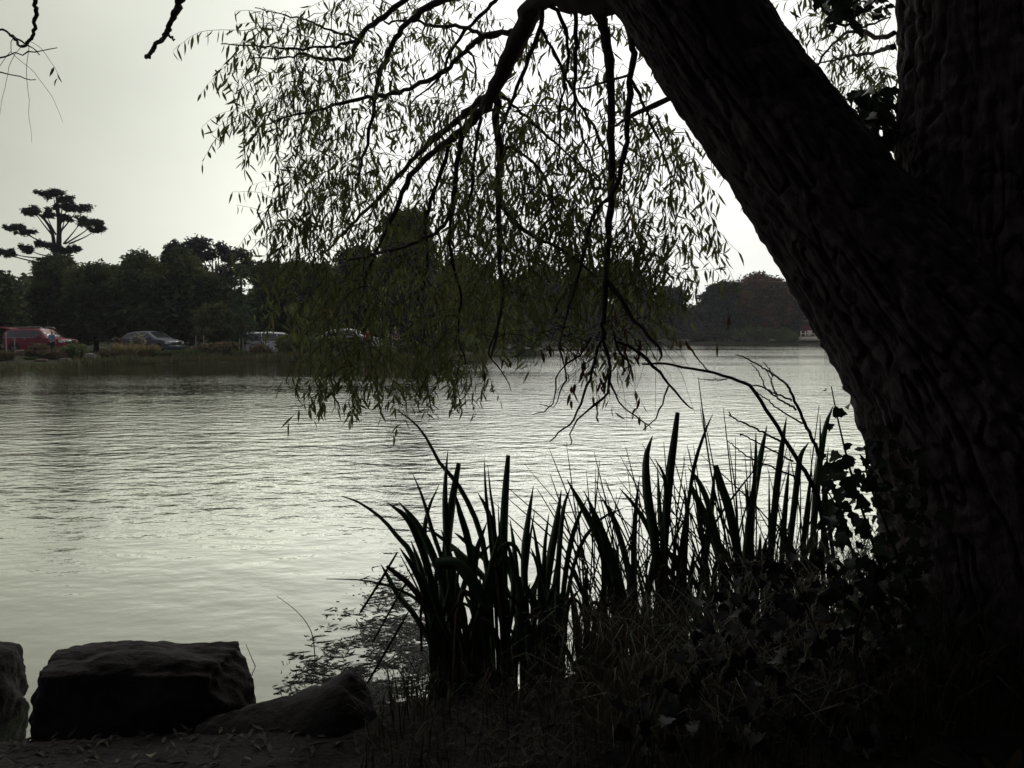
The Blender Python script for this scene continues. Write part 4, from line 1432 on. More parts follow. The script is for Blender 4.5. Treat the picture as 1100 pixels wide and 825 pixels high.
bough([(720, -25), (690, -8), (650, 2), (615, -2), (588, -4), (572, 8), (560, 36), (540, 75), (526, 104), (520, 116)], [34, 32, 30, 26, 24, 22, 20, 18, 15, 12], 3.36, 4.2)
bough([(526, 106), (500, 138), (470, 160), (440, 190), (425, 225), (410, 258), (396, 290), (388, 322)], [10, 9, 7, 6, 5, 4, 3, 2], 4.18, 4.9)
bough([(522, 104), (490, 130), (462, 154), (436, 180), (405, 214), (372, 248), (345, 275)], [8, 7, 6, 5, 4, 3, 2], 4.18, 5.2)
bough([(530, 85), (535, 112), (532, 130), (537, 163), (535, 200), (536, 240), (537, 280), (540, 320), (535, 352), (528, 385)], [10, 9, 8, 9, 7, 6, 5, 4, 3, 2], 4.1, 4.4)
bough([(537, 158), (552, 160), (568, 170), (582, 186), (590, 205), (597, 236), (590, 262)], [5, 4, 3, 3, 2.5, 2, 1.5], 4.2, 4.1)
bough([(537, 218), (553, 238), (572, 253), (600, 266), (622, 282), (640, 296)], [5, 4.5, 4, 3.5, 3, 2], 4.25, 4.0)
bough([(497, 145), (490, 185), (486, 222), (472, 247), (442, 262), (400, 274), (372, 280)], [6, 5, 5, 4, 3.5, 3, 2], 4.3, 4.7)
bough([(484, 225), (483, 250), (486, 285), (495, 320), (492, 355), (500, 390)], [4, 3.5, 3, 2.5, 2, 1.5], 4.4, 4.5)
bough([(484, 153), (472, 190), (462, 220), (457, 245), (460, 280), (450, 320)], [5, 5, 4, 3.5, 3, 2], 4.3, 4.9)
bough([(516, 125), (510, 165), (507, 200), (503, 235), (505, 262)], [4, 3.5, 3, 2.5, 1.5], 4.2, 4.6)
bough([(552, 33), (520, 40), (500, 54), (476, 78), (440, 95), (414, 102), (386, 106), (342, 118), (310, 124), (285, 134)], [7, 7, 6, 6, 5, 4.5, 4, 3, 2, 1.5], 3.95, 4.9)
bough([(522, 39), (494, 29), (466, 27), (440, 22), (412, 24)], [5, 4, 3.5, 3, 2], 4.0, 4.6)
bough([(500, 52), (508, 62), (511, 80), (510, 96)], [3, 2.5, 2, 1.5], 4.1, 4.2)
bough([(520, -30), (498, -8), (472, 2), (450, 15), (430, 34), (416, 60), (404, 96), (398, 140), (388, 178), (382, 205)], [9, 8, 7, 7, 6, 5.5, 4.5, 4, 3, 2], 4.1, 5.0)
bough([(470, -30), (445, -8), (430, 3), (411, 20), (391, 34), (379, 58), (371, 64), (346, 63), (325, 58), (300, 62), (268, 62)], [8, 7, 6, 6, 5, 5, 4, 3.5, 3, 2, 1.2], 4.3, 4.9)
bough([(384, 44), (360, 50), (345, 51), (318, 53), (290, 50), (258, 48), (238, 47)], [4, 3, 3, 2.5, 2, 1.5, 1], 4.6, 5.0)
bough([(384, 42), (355, 32), (330, 22), (300, 15), (275, 8)], [3, 2.5, 2, 1.5, 1], 4.6, 5.1)
bough([(545, -20), (533, 0), (516, 17), (490, 46), (470, 84), (440, 112)], [5, 4.5, 4, 3.5, 2.5, 1.5], 3.9, 4.4)
bough([(636, 2), (647, 26), (653, 58), (657, 100), (657, 140), (656, 190), (655, 240), (652, 290), (649, 330), (647, 366)], [15, 13, 11, 9, 8.5, 8, 7, 6.5, 6, 5], 3.6, 3.9)
bough([(680, 40), (679, 66), (675, 110), (672, 150), (668, 180), (658, 208), (642, 224), (632, 250), (623, 290), (610, 330), (600, 372)], [8, 7, 7, 6, 5, 5, 4, 4, 3, 2.5, 1.5], 3.4, 4.0)
bough([(584, 2), (580, 30), (569, 60), (555, 95), (543, 128), (532, 150)], [6, 5, 5, 4, 3, 2], 3.75, 4.0)
bough([(580, 30), (598, 62), (618, 104), (640, 140), (655, 176), (668, 205)], [4, 3.5, 3, 3, 2.5, 2], 3.75, 3.9)
bough([(592, 2), (602, 20), (610, 46), (608, 75), (604, 110), (602, 150), (598, 190)], [5, 4.5, 4, 3, 2.5, 2, 1.5], 3.7, 3.9)
bough([(618, 2), (618, 45), (619, 80), (617, 115), (625, 145), (640, 180)], [6, 5, 4, 3, 2.5, 2], 3.7, 3.8)
bough([(540, 103), (563, 124), (590, 148), (620, 174), (650, 200)], [4, 3.5, 3, 2, 1.5], 4.1, 4.0)
bough([(678, 84), (690, 110), (700, 135), (712, 165), (722, 190)], [4, 3.5, 3, 2, 1.5], 3.4, 3.9)
bough([(735, 100), (692, 118), (676, 126), (655, 136)], [6, 5, 4, 2], 3.35, 3.6)
bough([(676, 80), (655, 86), (632, 94), (612, 96)], [3, 3, 2.5, 1.5], 3.5, 3.8)
# lower fan of the central hanging bough, leafless
bough([(651, 300), (664, 318), (680, 343), (698, 362), (712, 378), (708, 388)], [6, 5.5, 5, 4, 3, 2], 3.85, 3.8)
bough([(647, 362), (654, 382), (656, 400), (650, 425), (640, 435), (622, 450), (612, 466), (614, 478)], [4, 4, 3.5, 3, 3, 2, 1.6, 1.2], 3.9, 3.8)
bough([(647, 362), (637, 395), (628, 420), (618, 446), (604, 462), (590, 474)], [4, 3, 2.5, 2.5, 2, 1.4], 3.9, 3.9)
bough([(652, 395), (658, 418), (668, 435), (690, 452), (700, 460)], [3, 2.5, 2, 1.4, 1], 3.9, 3.8)
bough([(662, 366), (690, 382), (706, 398), (718, 414), (735, 432), (745, 440)], [4, 4, 3.5, 3, 2.2, 1.4], 3.85, 3.75)
bough([(718, 414), (714, 428), (706, 446), (690, 462)], [2.5, 2, 1.6, 1.2], 3.8, 3.8)
bough([(660, 360), (664, 375), (672, 385), (678, 398), (672, 408)], [3, 2.5, 2.5, 2, 1.2], 3.85, 3.8)
bough([(636, 360), (624, 380), (600, 400), (596, 425), (588, 440), (572, 446)], [2.5, 2, 2, 1.6, 1.2, 1], 3.9, 4.0)
bough([(600, 372), (608, 400), (602, 420), (596, 436), (580, 434)], [2.5, 2, 1.6, 1.2, 1], 4.0, 4.0)
bough([(535, 352), (525, 380), (540, 400), (550, 420)], [2, 1.6, 1.4, 1], 4.4, 4.3)
# high bough reaching left above the picture, its tips droop into the top left corner
bough([(560, -240), (470, -235), (300, -170), (235, -80), (197, -4), (190, 10), (183, 25), (178, 37), (170, 46), (162, 56), (157, 61)], [60, 50, 26, 14, 7, 6.5, 6, 5.5, 5, 4.5, 4], 3.5, 4.2)
bough([(178, 36), (183, 40), (187, 43)], [3.5, 2.5, 1.5], 4.17, 4.15)
bough([(300, -170), (160, -130), (70, -70), (41, -6), (38, 20), (34, 40), (24, 50), (12, 38), (-8, 26)], [22, 14, 8, 4.5, 4, 3.5, 3, 2.5, 2], 3.9, 4.4)
bough([(12, 38), (25, 45), (38, 54), (44, 60)], [2.5, 2, 1.4, 1], 4.4, 4.3)
bough([(-20, 68), (5, 60), (30, 56), (62, 52)], [2, 1.6, 1.4, 0.8], 4.4, 4.3)
bough([(-20, 72), (4, 78), (25, 84), (38, 86)], [2, 1.5, 1.2, 0.8], 4.4, 4.4)
# boughs behind the fork
bough([(960, 38), (940, 40), (925, 34), (905, 38), (885, 60), (868, 90)], [6, 5, 4, 3, 2.5, 2], 3.5, 4.2)
bough([(960, 50), (940, 56), (915, 60), (890, 66), (870, 70)], [6, 4, 3, 2, 1.5], 3.5, 4.4)
bough([(812, -20), (850, 40), (880, 75), (893, 100), (905, 118)], [5, 4, 3.5, 3, 2], 3.6, 4.2)
bough([(870, -20), (885, 10), (905, 26), (930, 28), (955, 18)], [4, 4, 3, 2.5, 2], 4.0, 4.4)

# ---- twigs and leaves: shoots start at points filling the crown and join the nearest bough
SK = [np.concatenate([c for c, _ in BR])]
SKR = [np.concatenate([r for _, r in BR])]


def inpoly(p, poly):
    x, y = p
    r = False
    for (x1, y1), (x2, y2) in zip(poly, poly[1:] + poly[:1]):
        if (y1 > y) != (y2 > y) and x < (x2 - x1) * (y - y1) / (y2 - y1) + x1:
            r = not r
    return r


REG = [  # polygon in the view from the bank, number of shoots, near and far distance, leaf share
    ([(272, 4), (520, -30), (530, 60), (480, 130), (400, 200), (315, 205), (290, 150), (262, 80)], 135, 4.3, 5.6, 0.95),
    ([(300, 170), (400, 150), (520, 140), (530, 225), (430, 250), (310, 245)], 88, 4.3, 5.8, 1.0),
    ([(298, 215), (440, 230), (520, 225), (545, 330), (520, 370), (335, 385), (312, 310)], 165, 4.4, 5.8, 1.0),
    ([(335, 345), (520, 345), (520, 400), (440, 415), (345, 408)], 44, 4.3, 5.2, 0.9),
    ([(500, 60), (560, 30), (650, 20), (700, 110), (745, 170), (735, 215), (640, 255), (560, 275), (520, 230)], 145, 3.7, 4.9, 1.0),
    ([(530, 240), (640, 240), (700, 270), (690, 310), (620, 325), (545, 325)], 62, 3.9, 4.8, 0.72),
    ([(650, 190), (745, 180), (758, 235), (720, 290), (660, 300)], 36, 3.8, 4.5, 0.9),
    ([(560, 340), (700, 340), (715, 385), (640, 405), (570, 390)], 46, 3.7, 4.3, 0.05),
    ([(850, 0), (950, -10), (950, 90), (920, 125), (890, 95)], 40, 4.0, 5.2, 0.8),
    ([(-20, 10), (30, 20), (45, 55), (0, 70), (-20, 60)], 2, 4.3, 4.5, 0.25),
]
att = []
for poly, n, dn, df, lf in REG:
    px = np.array(poly)
    k = 0
    while k < n:
        q = rng.uniform(px.min(0), px.max(0))
        if not inpoly(q, poly):
            continue
        # clumps and gaps
        if fbm(np.array(q[0] / 38.0), np.array(q[1] / 38.0), 80, 2) < 0.44 and rng.random() < 0.80 and lf > 0.5 and q[1] < 240:
            continue
        k += 1
        att.append((P(q[0], q[1], rng.uniform(dn, df)), lf, 0.0))
# fringe shoots that show singly against the sky: px start, px tip
fringe = [((300, 52), (240, 48)), ((290, 20), (252, 12)), ((300, 30), (254, 26)), ((300, 78), (236, 78)), ((305, 96), (262, 98)), ((298, 118), (252, 118)), ((300, 140), (246, 140)),
          ((305, 165), (282, 168)), ((300, 190), (280, 186)), ((305, 205), (281, 202)), ((300, 215), (280, 217)), ((305, 240), (254, 220)), ((310, 262), (268, 258)), ((690, 262), (755, 250)),
          ((655, 312), (771, 288)), ((690, 250), (738, 240)), ((720, 200), (760, 225)), ((730, 195), (768, 235)), ((700, 270), (735, 262)), ((745, 170), (765, 215)), ((735, 300), (728, 335))]
tw, lv, dl = MB(), MB(), MB()
LEAF = []


def leaf_batch(mb, base, dirv, nrm, ln, wd):
    """lanceolate leaves with a fold and a slight curl; arrays of n"""
    n = len(base)
    W = unit(np.cross(dirv, nrm))
    nrm = unit(np.cross(W, dirv))
    ln, wd = ln[:, None], wd[:, None]
    curl = nrm * ln * rng.uniform(-0.16, 0.16, (n, 1))
    a = base
    m1 = base + dirv * ln * 0.32 + curl * 0.35
    m2 = base + dirv * ln * 0.66 + curl * 0.25
    t = base + dirv * ln - curl * 0.3
    f = nrm * wd * 0.25
    V = np.stack([a, m1 + W * wd * 0.5 + f, m2 + W * wd * 0.42 + f, t, m2 - W * wd * 0.42 + f, m1 - W * wd * 0.5 + f, m1, m2], 1).reshape(-1, 3)
    b = np.arange(n)[:, None] * 8
    F3 = np.concatenate([b + np.array((0, 6, 1))[None], b + np.array((0, 5, 6))[None], b + np.array((7, 3, 2))[None], b + np.array((7, 4, 3))[None]])
    F4 = np.concatenate([b + np.array((1, 6, 7, 2))[None], b + np.array((6, 5, 4, 7))[None]])
    k0 = mb.n
    mb.add(V, F3)
    mb.f.append(F4 + k0)


def shoot(start, d, L, leafy, hang=1.0, r=0.0017):
    """one whippy shoot with alternate leaves"""
    n = max(6, int(L / 0.035))
    p, v = [np.array(start)], unit(np.array(d, float))
    st = L / n
    for _ in range(n):
        v = unit(v + np.array((0, 0, -0.10 * hang)) + rng.normal(size=3) * 0.09)
        p.append(p[-1] + v * st)
    p = np.array(p)
    tube(tw, p, np.linspace(r, 0.0008, len(p)), 3, False)
    if rng.random() > leafy:
        if rng.random() < 0.35:
            k = rng.integers(1, 4)
            LEAF.append((p[-k:], k, True))
        return p
    m = int(L / rng.uniform(0.028, 0.044))
    t = np.linspace(0.12, 1.0, m)
    q = np.stack([np.interp(t, np.linspace(0, 1, len(p)), p[:, i]) for i in range(3)], -1)
    LEAF.append((q, m, False))
    return p


sk, skr = SK[0], SKR[0]
A = np.array([a[0] for a in att])
D0 = np.array([np.min(np.linalg.norm(sk - a, axis=1)) for a in A])
for i in np.argsort(D0):
    a, lf, _ = att[i]
    dv = a - sk
    cost = np.linalg.norm(dv, axis=1) + 0.9 * np.maximum(0, dv[:, 2]) + 0.25 * np.maximum(0, 0.003 - skr) / 0.003 * 0.3
    j = int(np.argmin(cost))
    s0 = sk[j]
    L = np.linalg.norm(a - s0)
    if L > 0.03:
        mid = (a + s0) / 2 + np.array((0, 0, 0.16 * L)) + rng.normal(size=3) * 0.06 * L
        n = max(4, int(L / 0.05))
        c = resample([s0, mid, a], n)
        c = c + rng.normal(size=c.shape) * 0.004
        r0 = min(skr[j] * 0.7, 0.0022 + 0.0035 * L)
        rr = np.linspace(max(r0, 0.0018), 0.0016, n)
        tube(tw, c, rr, 4, False)
        sk = np.concatenate([sk, c[1:]])
        skr = np.concatenate([skr, rr[1:]])
        d = unit(c[-1] - c[-2])
    else:
        d = unit(rng.normal(size=3))
    low_ = a[2] < 1.85
    for _ in range(rng.integers(1, 4)):
        dd = unit(d * 0.8 + rng.normal(size=3) * np.array((0.8, 0.5, 0.35)) + np.array((-0.1, 0, -0.10)))
        shoot(a, dd, rng.uniform(0.16, 0.40) if low_ else rng.uniform(0.22, 0.58), lf, rng.uniform(0.2, 1.3))
for (x0, y0), (x1, y1) in fringe:
    d = rng.uniform(4.2, 4.9) if x0 < 400 else rng.uniform(3.7, 4.1)
    a, b = P(x0, y0, d), P(x1, y1, d)
    j = int(np.argmin(np.linalg.norm(sk - a, axis=1)))
    c = resample([sk[j], a, (a + b) / 2 + np.array((0, 0, 0.02)), b], 24)
    tube(tw, c, np.linspace(0.0022, 0.0008, 24), 3, False)
    m = int(np.linalg.norm(b - a) / 0.030)
    t = np.linspace(0.35, 1.0, m)
    LEAF.append((np.stack([np.interp(t, np.linspace(0, 1, 24), c[:, i]) for i in range(3)], -1), m, False))
# single drooping shoots carrying leaves along the lower edge of the curtain, tips over the water
low = [(345, 395, 348, 440), (360, 400, 362, 436), (372, 395, 378, 446), (388, 400, 384, 440), (398, 405, 405, 430), (412, 402, 410, 436), (428, 400, 424, 440), (446, 400, 450, 432), (462, 402, 458, 444), (478, 396, 484, 430),
       (496, 396, 494, 436), (510, 392, 516, 430), (326, 388, 318, 420), (336, 395, 332, 438), (540, 380, 543, 396)]
for x0, y0, x1, y1 in low:
    d = rng.uniform(4.3, 5.0)
    a, b = P(x0, y0 - 30, d), P(x1, y1, d)
    j = int(np.argmin(np.linalg.norm(sk - a, axis=1) + 0.5 * np.maximum(0, a[2] - sk[:, 2])))
    c = resample([sk[j], a, (a + b) / 2 + rng.normal(size=3) * 0.02, b], 24)
    tube(tw, c, np.linspace(0.0022, 0.0008, 24), 3, False)
    m = int(np.linalg.norm(b - a) / 0.020)
    t = np.linspace(0.4, 1.0, m)
    LEAF.append((np.stack([np.interp(t, np.linspace(0, 1, 24), c[:, i]) for i in range(3)], -1), m, False))
live = np.concatenate([q for q, m, dead in LEAF if not dead])
live = live + rng.normal(size=live.shape) * 0.002
n = len(live)
dirs = unit(rng.normal(size=(n, 3)) * np.array((0.42, 0.42, 0.36)) + np.array((-0.05, 0, -0.85)))
leaf_batch(lv, live, dirs, rng.normal(size=(n, 3)), rng.uniform(0.042, 0.098, n), rng.uniform(0.009, 0.017, n))
dead = np.concatenate([q for q, m, dd in LEAF if dd] + [np.array([P(541, 385, 4.3), P(546, 386, 4.3), P(548, 388, 4.3)])])
dd_ = unit(rng.normal(size=(len(dead), 3)) * 0.35 + np.array((0, 0, -1.0)))
leaf_batch(dl, dead, dd_, rng.normal(size=(len(dead), 3)), rng.uniform(0.045, 0.075, len(dead)), rng.uniform(0.012, 0.018, len(dead)))
tw.build('twigs', M['twig'], willow)
lv.build('crown', M['wleaf'], willow)
dl.build('withered_leaves', M['dleaf'], willow)
# unseen part of the crown over the bank, thickened behind to shade the trunk
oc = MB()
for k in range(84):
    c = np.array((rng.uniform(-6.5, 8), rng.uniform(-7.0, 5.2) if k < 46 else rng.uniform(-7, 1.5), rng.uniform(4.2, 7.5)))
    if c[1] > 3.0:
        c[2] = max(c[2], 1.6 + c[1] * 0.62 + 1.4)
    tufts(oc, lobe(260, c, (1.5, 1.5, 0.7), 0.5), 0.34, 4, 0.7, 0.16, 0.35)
oc.build('upper_shade_crown', M['oleaf'], willow)

# unseen thicket added behind and right of the camera to shade bank and trunk
th = MB()
for k in range(30):
    x = -14 + k
    tufts(th, lobe(170, (x, -8.0 + rng.normal() * 0.8, 2.4), (1.6, 1.4, 2.6), 0.5), 0.7, 4, 0.7, 0.3)
for k in range(16):
    tufts(th, lobe(200, (5.2 + rng.normal() * 0.4, -7 + k * 0.85, 2.3), (1.2, 1.2, 2.6), 0.5), 0.6, 4, 0.7, 0.3)
tag(th.build('shade_thicket', FO['evergreen']), 'unseen evergreen thicket added behind the near bank to shade it', 'thicket', kind='stuff')


# ------------------------------------------------------------------ flag iris and reeds
def blade(mb, pts, w, d0, d1, tipw=0.1, ground=False):
    """pts from base to tip in px; the flat side turned roughly to the lake"""
    n = 16
    if ground:
        yb = HORIZ + FPX * 1.66 / d0
        if pts[0][1] < yb:
            pts = [(pts[0][0] + (pts[0][0] - pts[1][0]) * 0.2, yb)] + list(pts)
    k = len(pts)
    ds = np.linspace(d0, d1, k)
    p3 = resample(np.array([P(x, y, d) for (x, y), d in zip(pts, ds)]), n)
    t = np.linspace(0, 1, n)
    prof = np.where(t < 0.6, 0.85 + 0.15 * t / 0.6, 1.0 - (1 - tipw) * (np.maximum(t - 0.6, 0) / 0.4) ** 1.8)
    if len(pts) >= 8:
        prof = np.where(t < 0.35, 0.9, 0.9 - 0.75 * (np.maximum(t - 0.35, 0) / 0.65) ** 1.1)
    tw_ = rng.uniform(-0.7, 0.7)
    T = unit(np.gradient(p3, axis=0))
    view = unit(np.array((0.0, 1.0, 0.0)) + np.array((math.sin(tw_), 0, 0)))
    W = unit(np.cross(T, view))
    hw = (w / 2 * d0 / FPX / max(0.5, math.cos(tw_)) * prof)[:, None]
    Nn = np.cross(W, T)
    V = np.stack([p3 - W * hw + Nn * hw * 0.12, p3 - Nn * hw * 0.28, p3 + W * hw + Nn * hw * 0.12, p3 + Nn * hw * 0.45], 1).reshape(-1, 3)
    i = np.arange(n - 1)[:, None] * 4
    j = np.arange(4)[None]
    kx = (j + 1) % 4
    mb.add(V, np.stack([i + j, i + kx, i + kx + 4, i + j + 4], -1).reshape(-1, 4))


CL = {}
IRIS = [
    [(470, 705), (452, 625), (440, 592), (428, 578), (410, 557), (386, 540), (367, 533)], 8, [(478, 700), (462, 620), (450, 580), (437, 556), (416, 540)], 8,
    [(490, 705), (476, 630), (462, 590), (446, 560), (428, 539)], 9, [(492, 720), (482, 640), (474, 600), (464, 570), (454, 535), (443, 508)], 5,
    [(466, 720), (462, 640), (456, 580), (460, 548), (472, 520)], 5, [(530, 725), (526, 640), (518, 580), (505, 545), (490, 518), (472, 497), (460, 474), (446, 455), (427, 441)], 7,
    [(492, 730), (484, 640), (479, 570), (478, 525), (481, 484)], 7, [(497, 725), (480, 640), (480, 590), (486, 538), (493, 498)], 9.5,
    [(508, 715), (510, 640), (504, 585), (494, 550), (489, 530)], 7, [(535, 720), (532, 640), (526, 570), (522, 530), (520, 491)], 4, [(541, 715), (536, 640), (531, 560), (527, 530), (524, 500)], 3.5,
    [(542, 720), (538, 640), (531, 580), (524, 550), (513, 529)], 7, [(548, 730), (542, 650), (541, 580), (543, 530), (546, 489)], 9.5, [(545, 700), (542, 640), (537, 580), (535, 537)], 3,
    [(572, 735), (565, 660), (563, 600), (567, 560), (573, 522)], 7.5, [(566, 730), (562, 660), (568, 590), (575, 545)], 4, [(586, 730), (584, 660), (579, 605), (571, 555)], 6,
    [(583, 720), (583, 660), (585, 590), (590, 550)], 5, [(578, 740), (582, 670), (590, 606), (598, 560), (603, 526)], 9, [(597, 730), (598, 660), (600, 600), (605, 548), (613, 523)], 6,
    [(686, 725), (668, 650), (655, 606), (640, 572), (623, 540), (609, 515)], 9, [(682, 700), (668, 630), (655, 590), (641, 556), (627, 527)], 7, [(600, 720), (604, 650), (611, 595), (620, 560), (631, 535)], 6,
    [(692, 705), (680, 640), (670, 592), (658, 556), (645, 532)], 7, [(604, 715), (608, 650), (622, 590), (645, 558), (672, 545)], 4.5, [(690, 715), (683, 650), (681, 595), (683, 550), (687, 512)], 7,
    [(720, 690), (712, 620), (700, 575), (683, 545), (665, 524)], 6, [(716, 715), (709, 640), (702, 575), (695, 530), (694, 492), (701, 468)], 9, [(713, 715), (712, 620), (716, 550), (720, 505), (724, 475), (728, 443)], 9.5,
    [(716, 640), (715, 560), (714, 515), (703, 492)], 4, [(718, 700), (714, 620), (709, 550), (706, 498)], 5, [(722, 690), (730, 600), (738, 550), (746, 500), (757, 465), (766, 444)], 4.5,
    [(792, 690), (778, 610), (762, 545), (751, 518), (739, 502)], 7, [(803, 690), (795, 610), (784, 550), (776, 525), (769, 500)], 10, [(745, 690), (756, 610), (764, 550), (768, 500)], 8,
    [(802, 690), (806, 610), (809, 550), (812, 500), (812, 463)], 7, [(793, 690), (800, 600), (810, 530), (818, 485), (824, 457)], 7, [(824, 690), (828, 600), (834, 530), (840, 480), (845, 448)], 8,
    [(840, 680), (848, 590), (856, 520), (860, 490), (869, 475)], 6.5, [(868, 660), (876, 560), (881, 500), (881, 446)], 5, [(872, 650), (874, 560), (880, 500), (887, 458), (895, 436)], 6,
    [(790, 690), (776, 610), (760, 560), (742, 522)], 10, [(838, 690), (840, 600), (844, 540), (848, 498)], 6, [(812, 690), (808, 600), (804, 550), (800, 515)], 5, [(828, 690), (827, 600), (826, 505)], 4.5,
    [(676, 720), (660, 650), (648, 600), (640, 565), (633, 540)], 6, [(655, 720), (650, 650), (648, 600), (640, 560)], 6, [(735, 690), (733, 610), (738, 560), (735, 520)], 6, [(764, 690), (760, 620), (752, 560), (746, 530)], 6,
    [(860, 680), (862, 600), (868, 540), (872, 500)], 6, [(885, 650), (884, 580), (886, 520), (890, 480)], 5,
    [(470, 725), (462, 690), (456, 655), (442, 640), (416, 629), (386, 623), (350, 622)], 4, [(474, 710), (462, 690), (445, 660), (428, 640), (416, 618), (409, 606)], 6, [(500, 690), (520, 640), (530, 600), (545, 584), (556, 590), (561, 604)], 6,
    [(520, 700), (510, 640), (494, 600), (486, 590), (478, 600)], 7, [(560, 690), (548, 640), (520, 600), (498, 580), (488, 572)], 5,
]
specs = [('iris_clump', 360, 505, 3.62, 'flag iris clump with long leaf arching far left over the water, leftmost clump'),
         ('iris_clump', 505, 556, 3.72, 'flag iris clump with one tall blunt blade, second clump from the left'),
         ('iris_clump', 556, 618, 3.80, 'flag iris clump of short fanned blades just left of centre bank'),
         ('iris_clump', 618, 696, 3.85, 'flag iris clump with blades leaning left over dry grass'),
         ('iris_clump', 696, 732, 3.95, 'flag iris clump with the two tallest upright pointed blades'),
         ('iris_clump', 732, 806, 4.02, 'flag iris clump with broad crossed blades under the bare arching stem'),
         ('iris_clump', 806, 850, 4.1, 'flag iris clump with close upright blades before the bare twiggy shrub'),
         ('iris_clump', 850, 960, 4.0, 'narrow iris clump against the ivy, rightmost clump beside the willow trunk')]
mids = [(a + b) / 2 for _, a, b, _, _ in specs]
for k, (nm, x0, x1, d, lab) in enumerate(specs):
    mb, dm = MB(), MB()
    for pts, w in zip(IRIS[::2], IRIS[1::2]):
        bx0 = pts[0][0]
        own = int(np.argmin([0 if a <= bx0 < b else min(abs(bx0 - a), abs(bx0 - b)) for _, a, b, _, _ in specs]))
        if own == k:
            dd = d + rng.uniform(-0.10, 0.12)
            blade(mb, pts, w, dd, dd + rng.uniform(-0.18, 0.22), 0.5 if w in (9.5, 10) else 0.08, True)
    lo, hi = (462, 505) if k == 0 else (x0, min(x1, 892))
    for q in range(int(4 + (hi - lo) * (0.26 if k < 3 else 0.14))):
        bx = rng.uniform(lo, hi)
        by = rng.uniform(700, 735) - max(0, bx - 640) * 0.15
        hgt = rng.uniform(55, 150)
        lean = rng.normal() * 0.20 - 0.08
        bend = rng.normal() * 15
        pts = [(bx, by), (bx + lean * hgt * 0.4, by - hgt * 0.4), (bx + lean * hgt * 0.75 + bend * 0.3, by - hgt * 0.75), (bx + lean * hgt * 1.1 + bend, by - hgt)]
        dd = d + rng.uniform(-0.16, 0.18)
        blade(mb, pts, rng.uniform(4.5, 8.5), dd, dd + rng.uniform(-0.2, 0.2), 0.1, True)
    for q in range(2):
        bx = rng.uniform(lo, hi)
        by = rng.uniform(705, 745) - max(0, bx - 640) * 0.15
        s = rng.choice((-1, 1))
        hgt = rng.uniform(45, 100)
        pts = [(bx, by), (bx + s * 5, by - hgt), (bx + s * 14, by - hgt * 1.1), (bx + s * 26, by - hgt * 0.8)]
        blade(dm, pts, rng.uniform(3, 6), d - 0.16, d - 0.22, 0.3, True)
    if k == 1:
        blade(dm, [(530, 752), (521, 715), (514, 690), (508, 664)], 9, 3.5, 3.46, 0.6)
        blade(mb, [(468, 606), (490, 606), (505, 622), (527, 655)], 15, 3.5, 3.42, 0.7)
    if k == 0:
        blade(dm, [(387, 658), (408, 625), (427, 593)], 3, 3.45, 3.5, 0.6)
        blade(dm, [(460, 655), (440, 628), (415, 608)], 5, 3.48, 3.5, 0.5)
        blade(mb, [(394, 735), (420, 690), (440, 655)], 3, 3.40, 3.5, 0.4)
        blade(mb, [(400, 690), (428, 640), (440, 620)], 2.5, 3.45, 3.5, 0.4)
        blade(mb, [(470, 690), (452, 640), (430, 596)], 2.2, 3.5, 3.5, 0.4)
        blade(dm, [(453, 700), (452, 660), (455, 640)], 3, 3.45, 3.45, 0.4)
        blade(mb, [(478, 745), (466, 700), (452, 672), (436, 650)], 3.5, 3.52, 3.45, 0.3)
        for q in range(14):
            bx = rng.uniform(464, 486)
            hh = rng.uniform(70, 130)
            blade(mb, [(bx, 744), (bx - 3, 744 - hh * 0.5), (bx - 3 + rng.normal() * 6, 744 - hh)], rng.uniform(2.5, 4.5), 3.52 + rng.uniform(-.05, .1), 3.55, 0.3)
    cx = P((lo + hi) / 2, 730, d)
    e = empty(nm, (cx[0], d, 0.0), lab, 'iris', 'flag iris clumps along the near bank')
    mb.build('blades', M['iris'], e, True)
    dm.build('withered_blades', M['irisdead'], e, True)

# thin stalks and tangled dry grass between the irises: uncountable
gm, gg = MB(), MB()
n = 5200
X = rng.uniform(-0.5, 2.0, n)
Y = rng.uniform(2.45, 4.1, n) + 0.1 * X
for x, y in zip(X, Y):
    if y > np.interp(x, NSX, NSY) + 0.1:
        continue
    L = rng.uniform(0.18, 0.52) * (1.0 if x > 0.25 else 0.5)
    if x < 0.25 and rng.random() < 0.4:
        continue
    a = rng.uniform(0, 6.28)
    z = nz(x, y) - 0.02
    d = np.array((math.cos(a), math.sin(a), 0)) * L * rng.uniform(0.2, 0.9)
    p = np.array([(x, y, z), (x + d[0] * 0.3, y + d[1] * 0.3, z + L * 0.6), (x + d[0] * 0.75, y + d[1] * 0.75, z + L * 0.8), (x + d[0] * 1.2, y + d[1] * 1.2, z + L * rng.uniform(0.45, 0.8))])
    w = np.array((-math.sin(a), math.cos(a), 0)) * rng.uniform(0.0012, 0.003)
    ww = np.array((1, 0.9, 0.7, 0.15))[:, None] * w
    V = np.concatenate([p - ww, p + ww])
    (gm if rng.random() < 0.55 else gg).add(V, [(0, 1, 5, 4), (1, 2, 6, 5), (2, 3, 7, 6)])
tag(gm.build('dry_grass', M['drygrass']), 'tangle of thin dry grass round the feet of the irises', 'grass', kind='stuff')
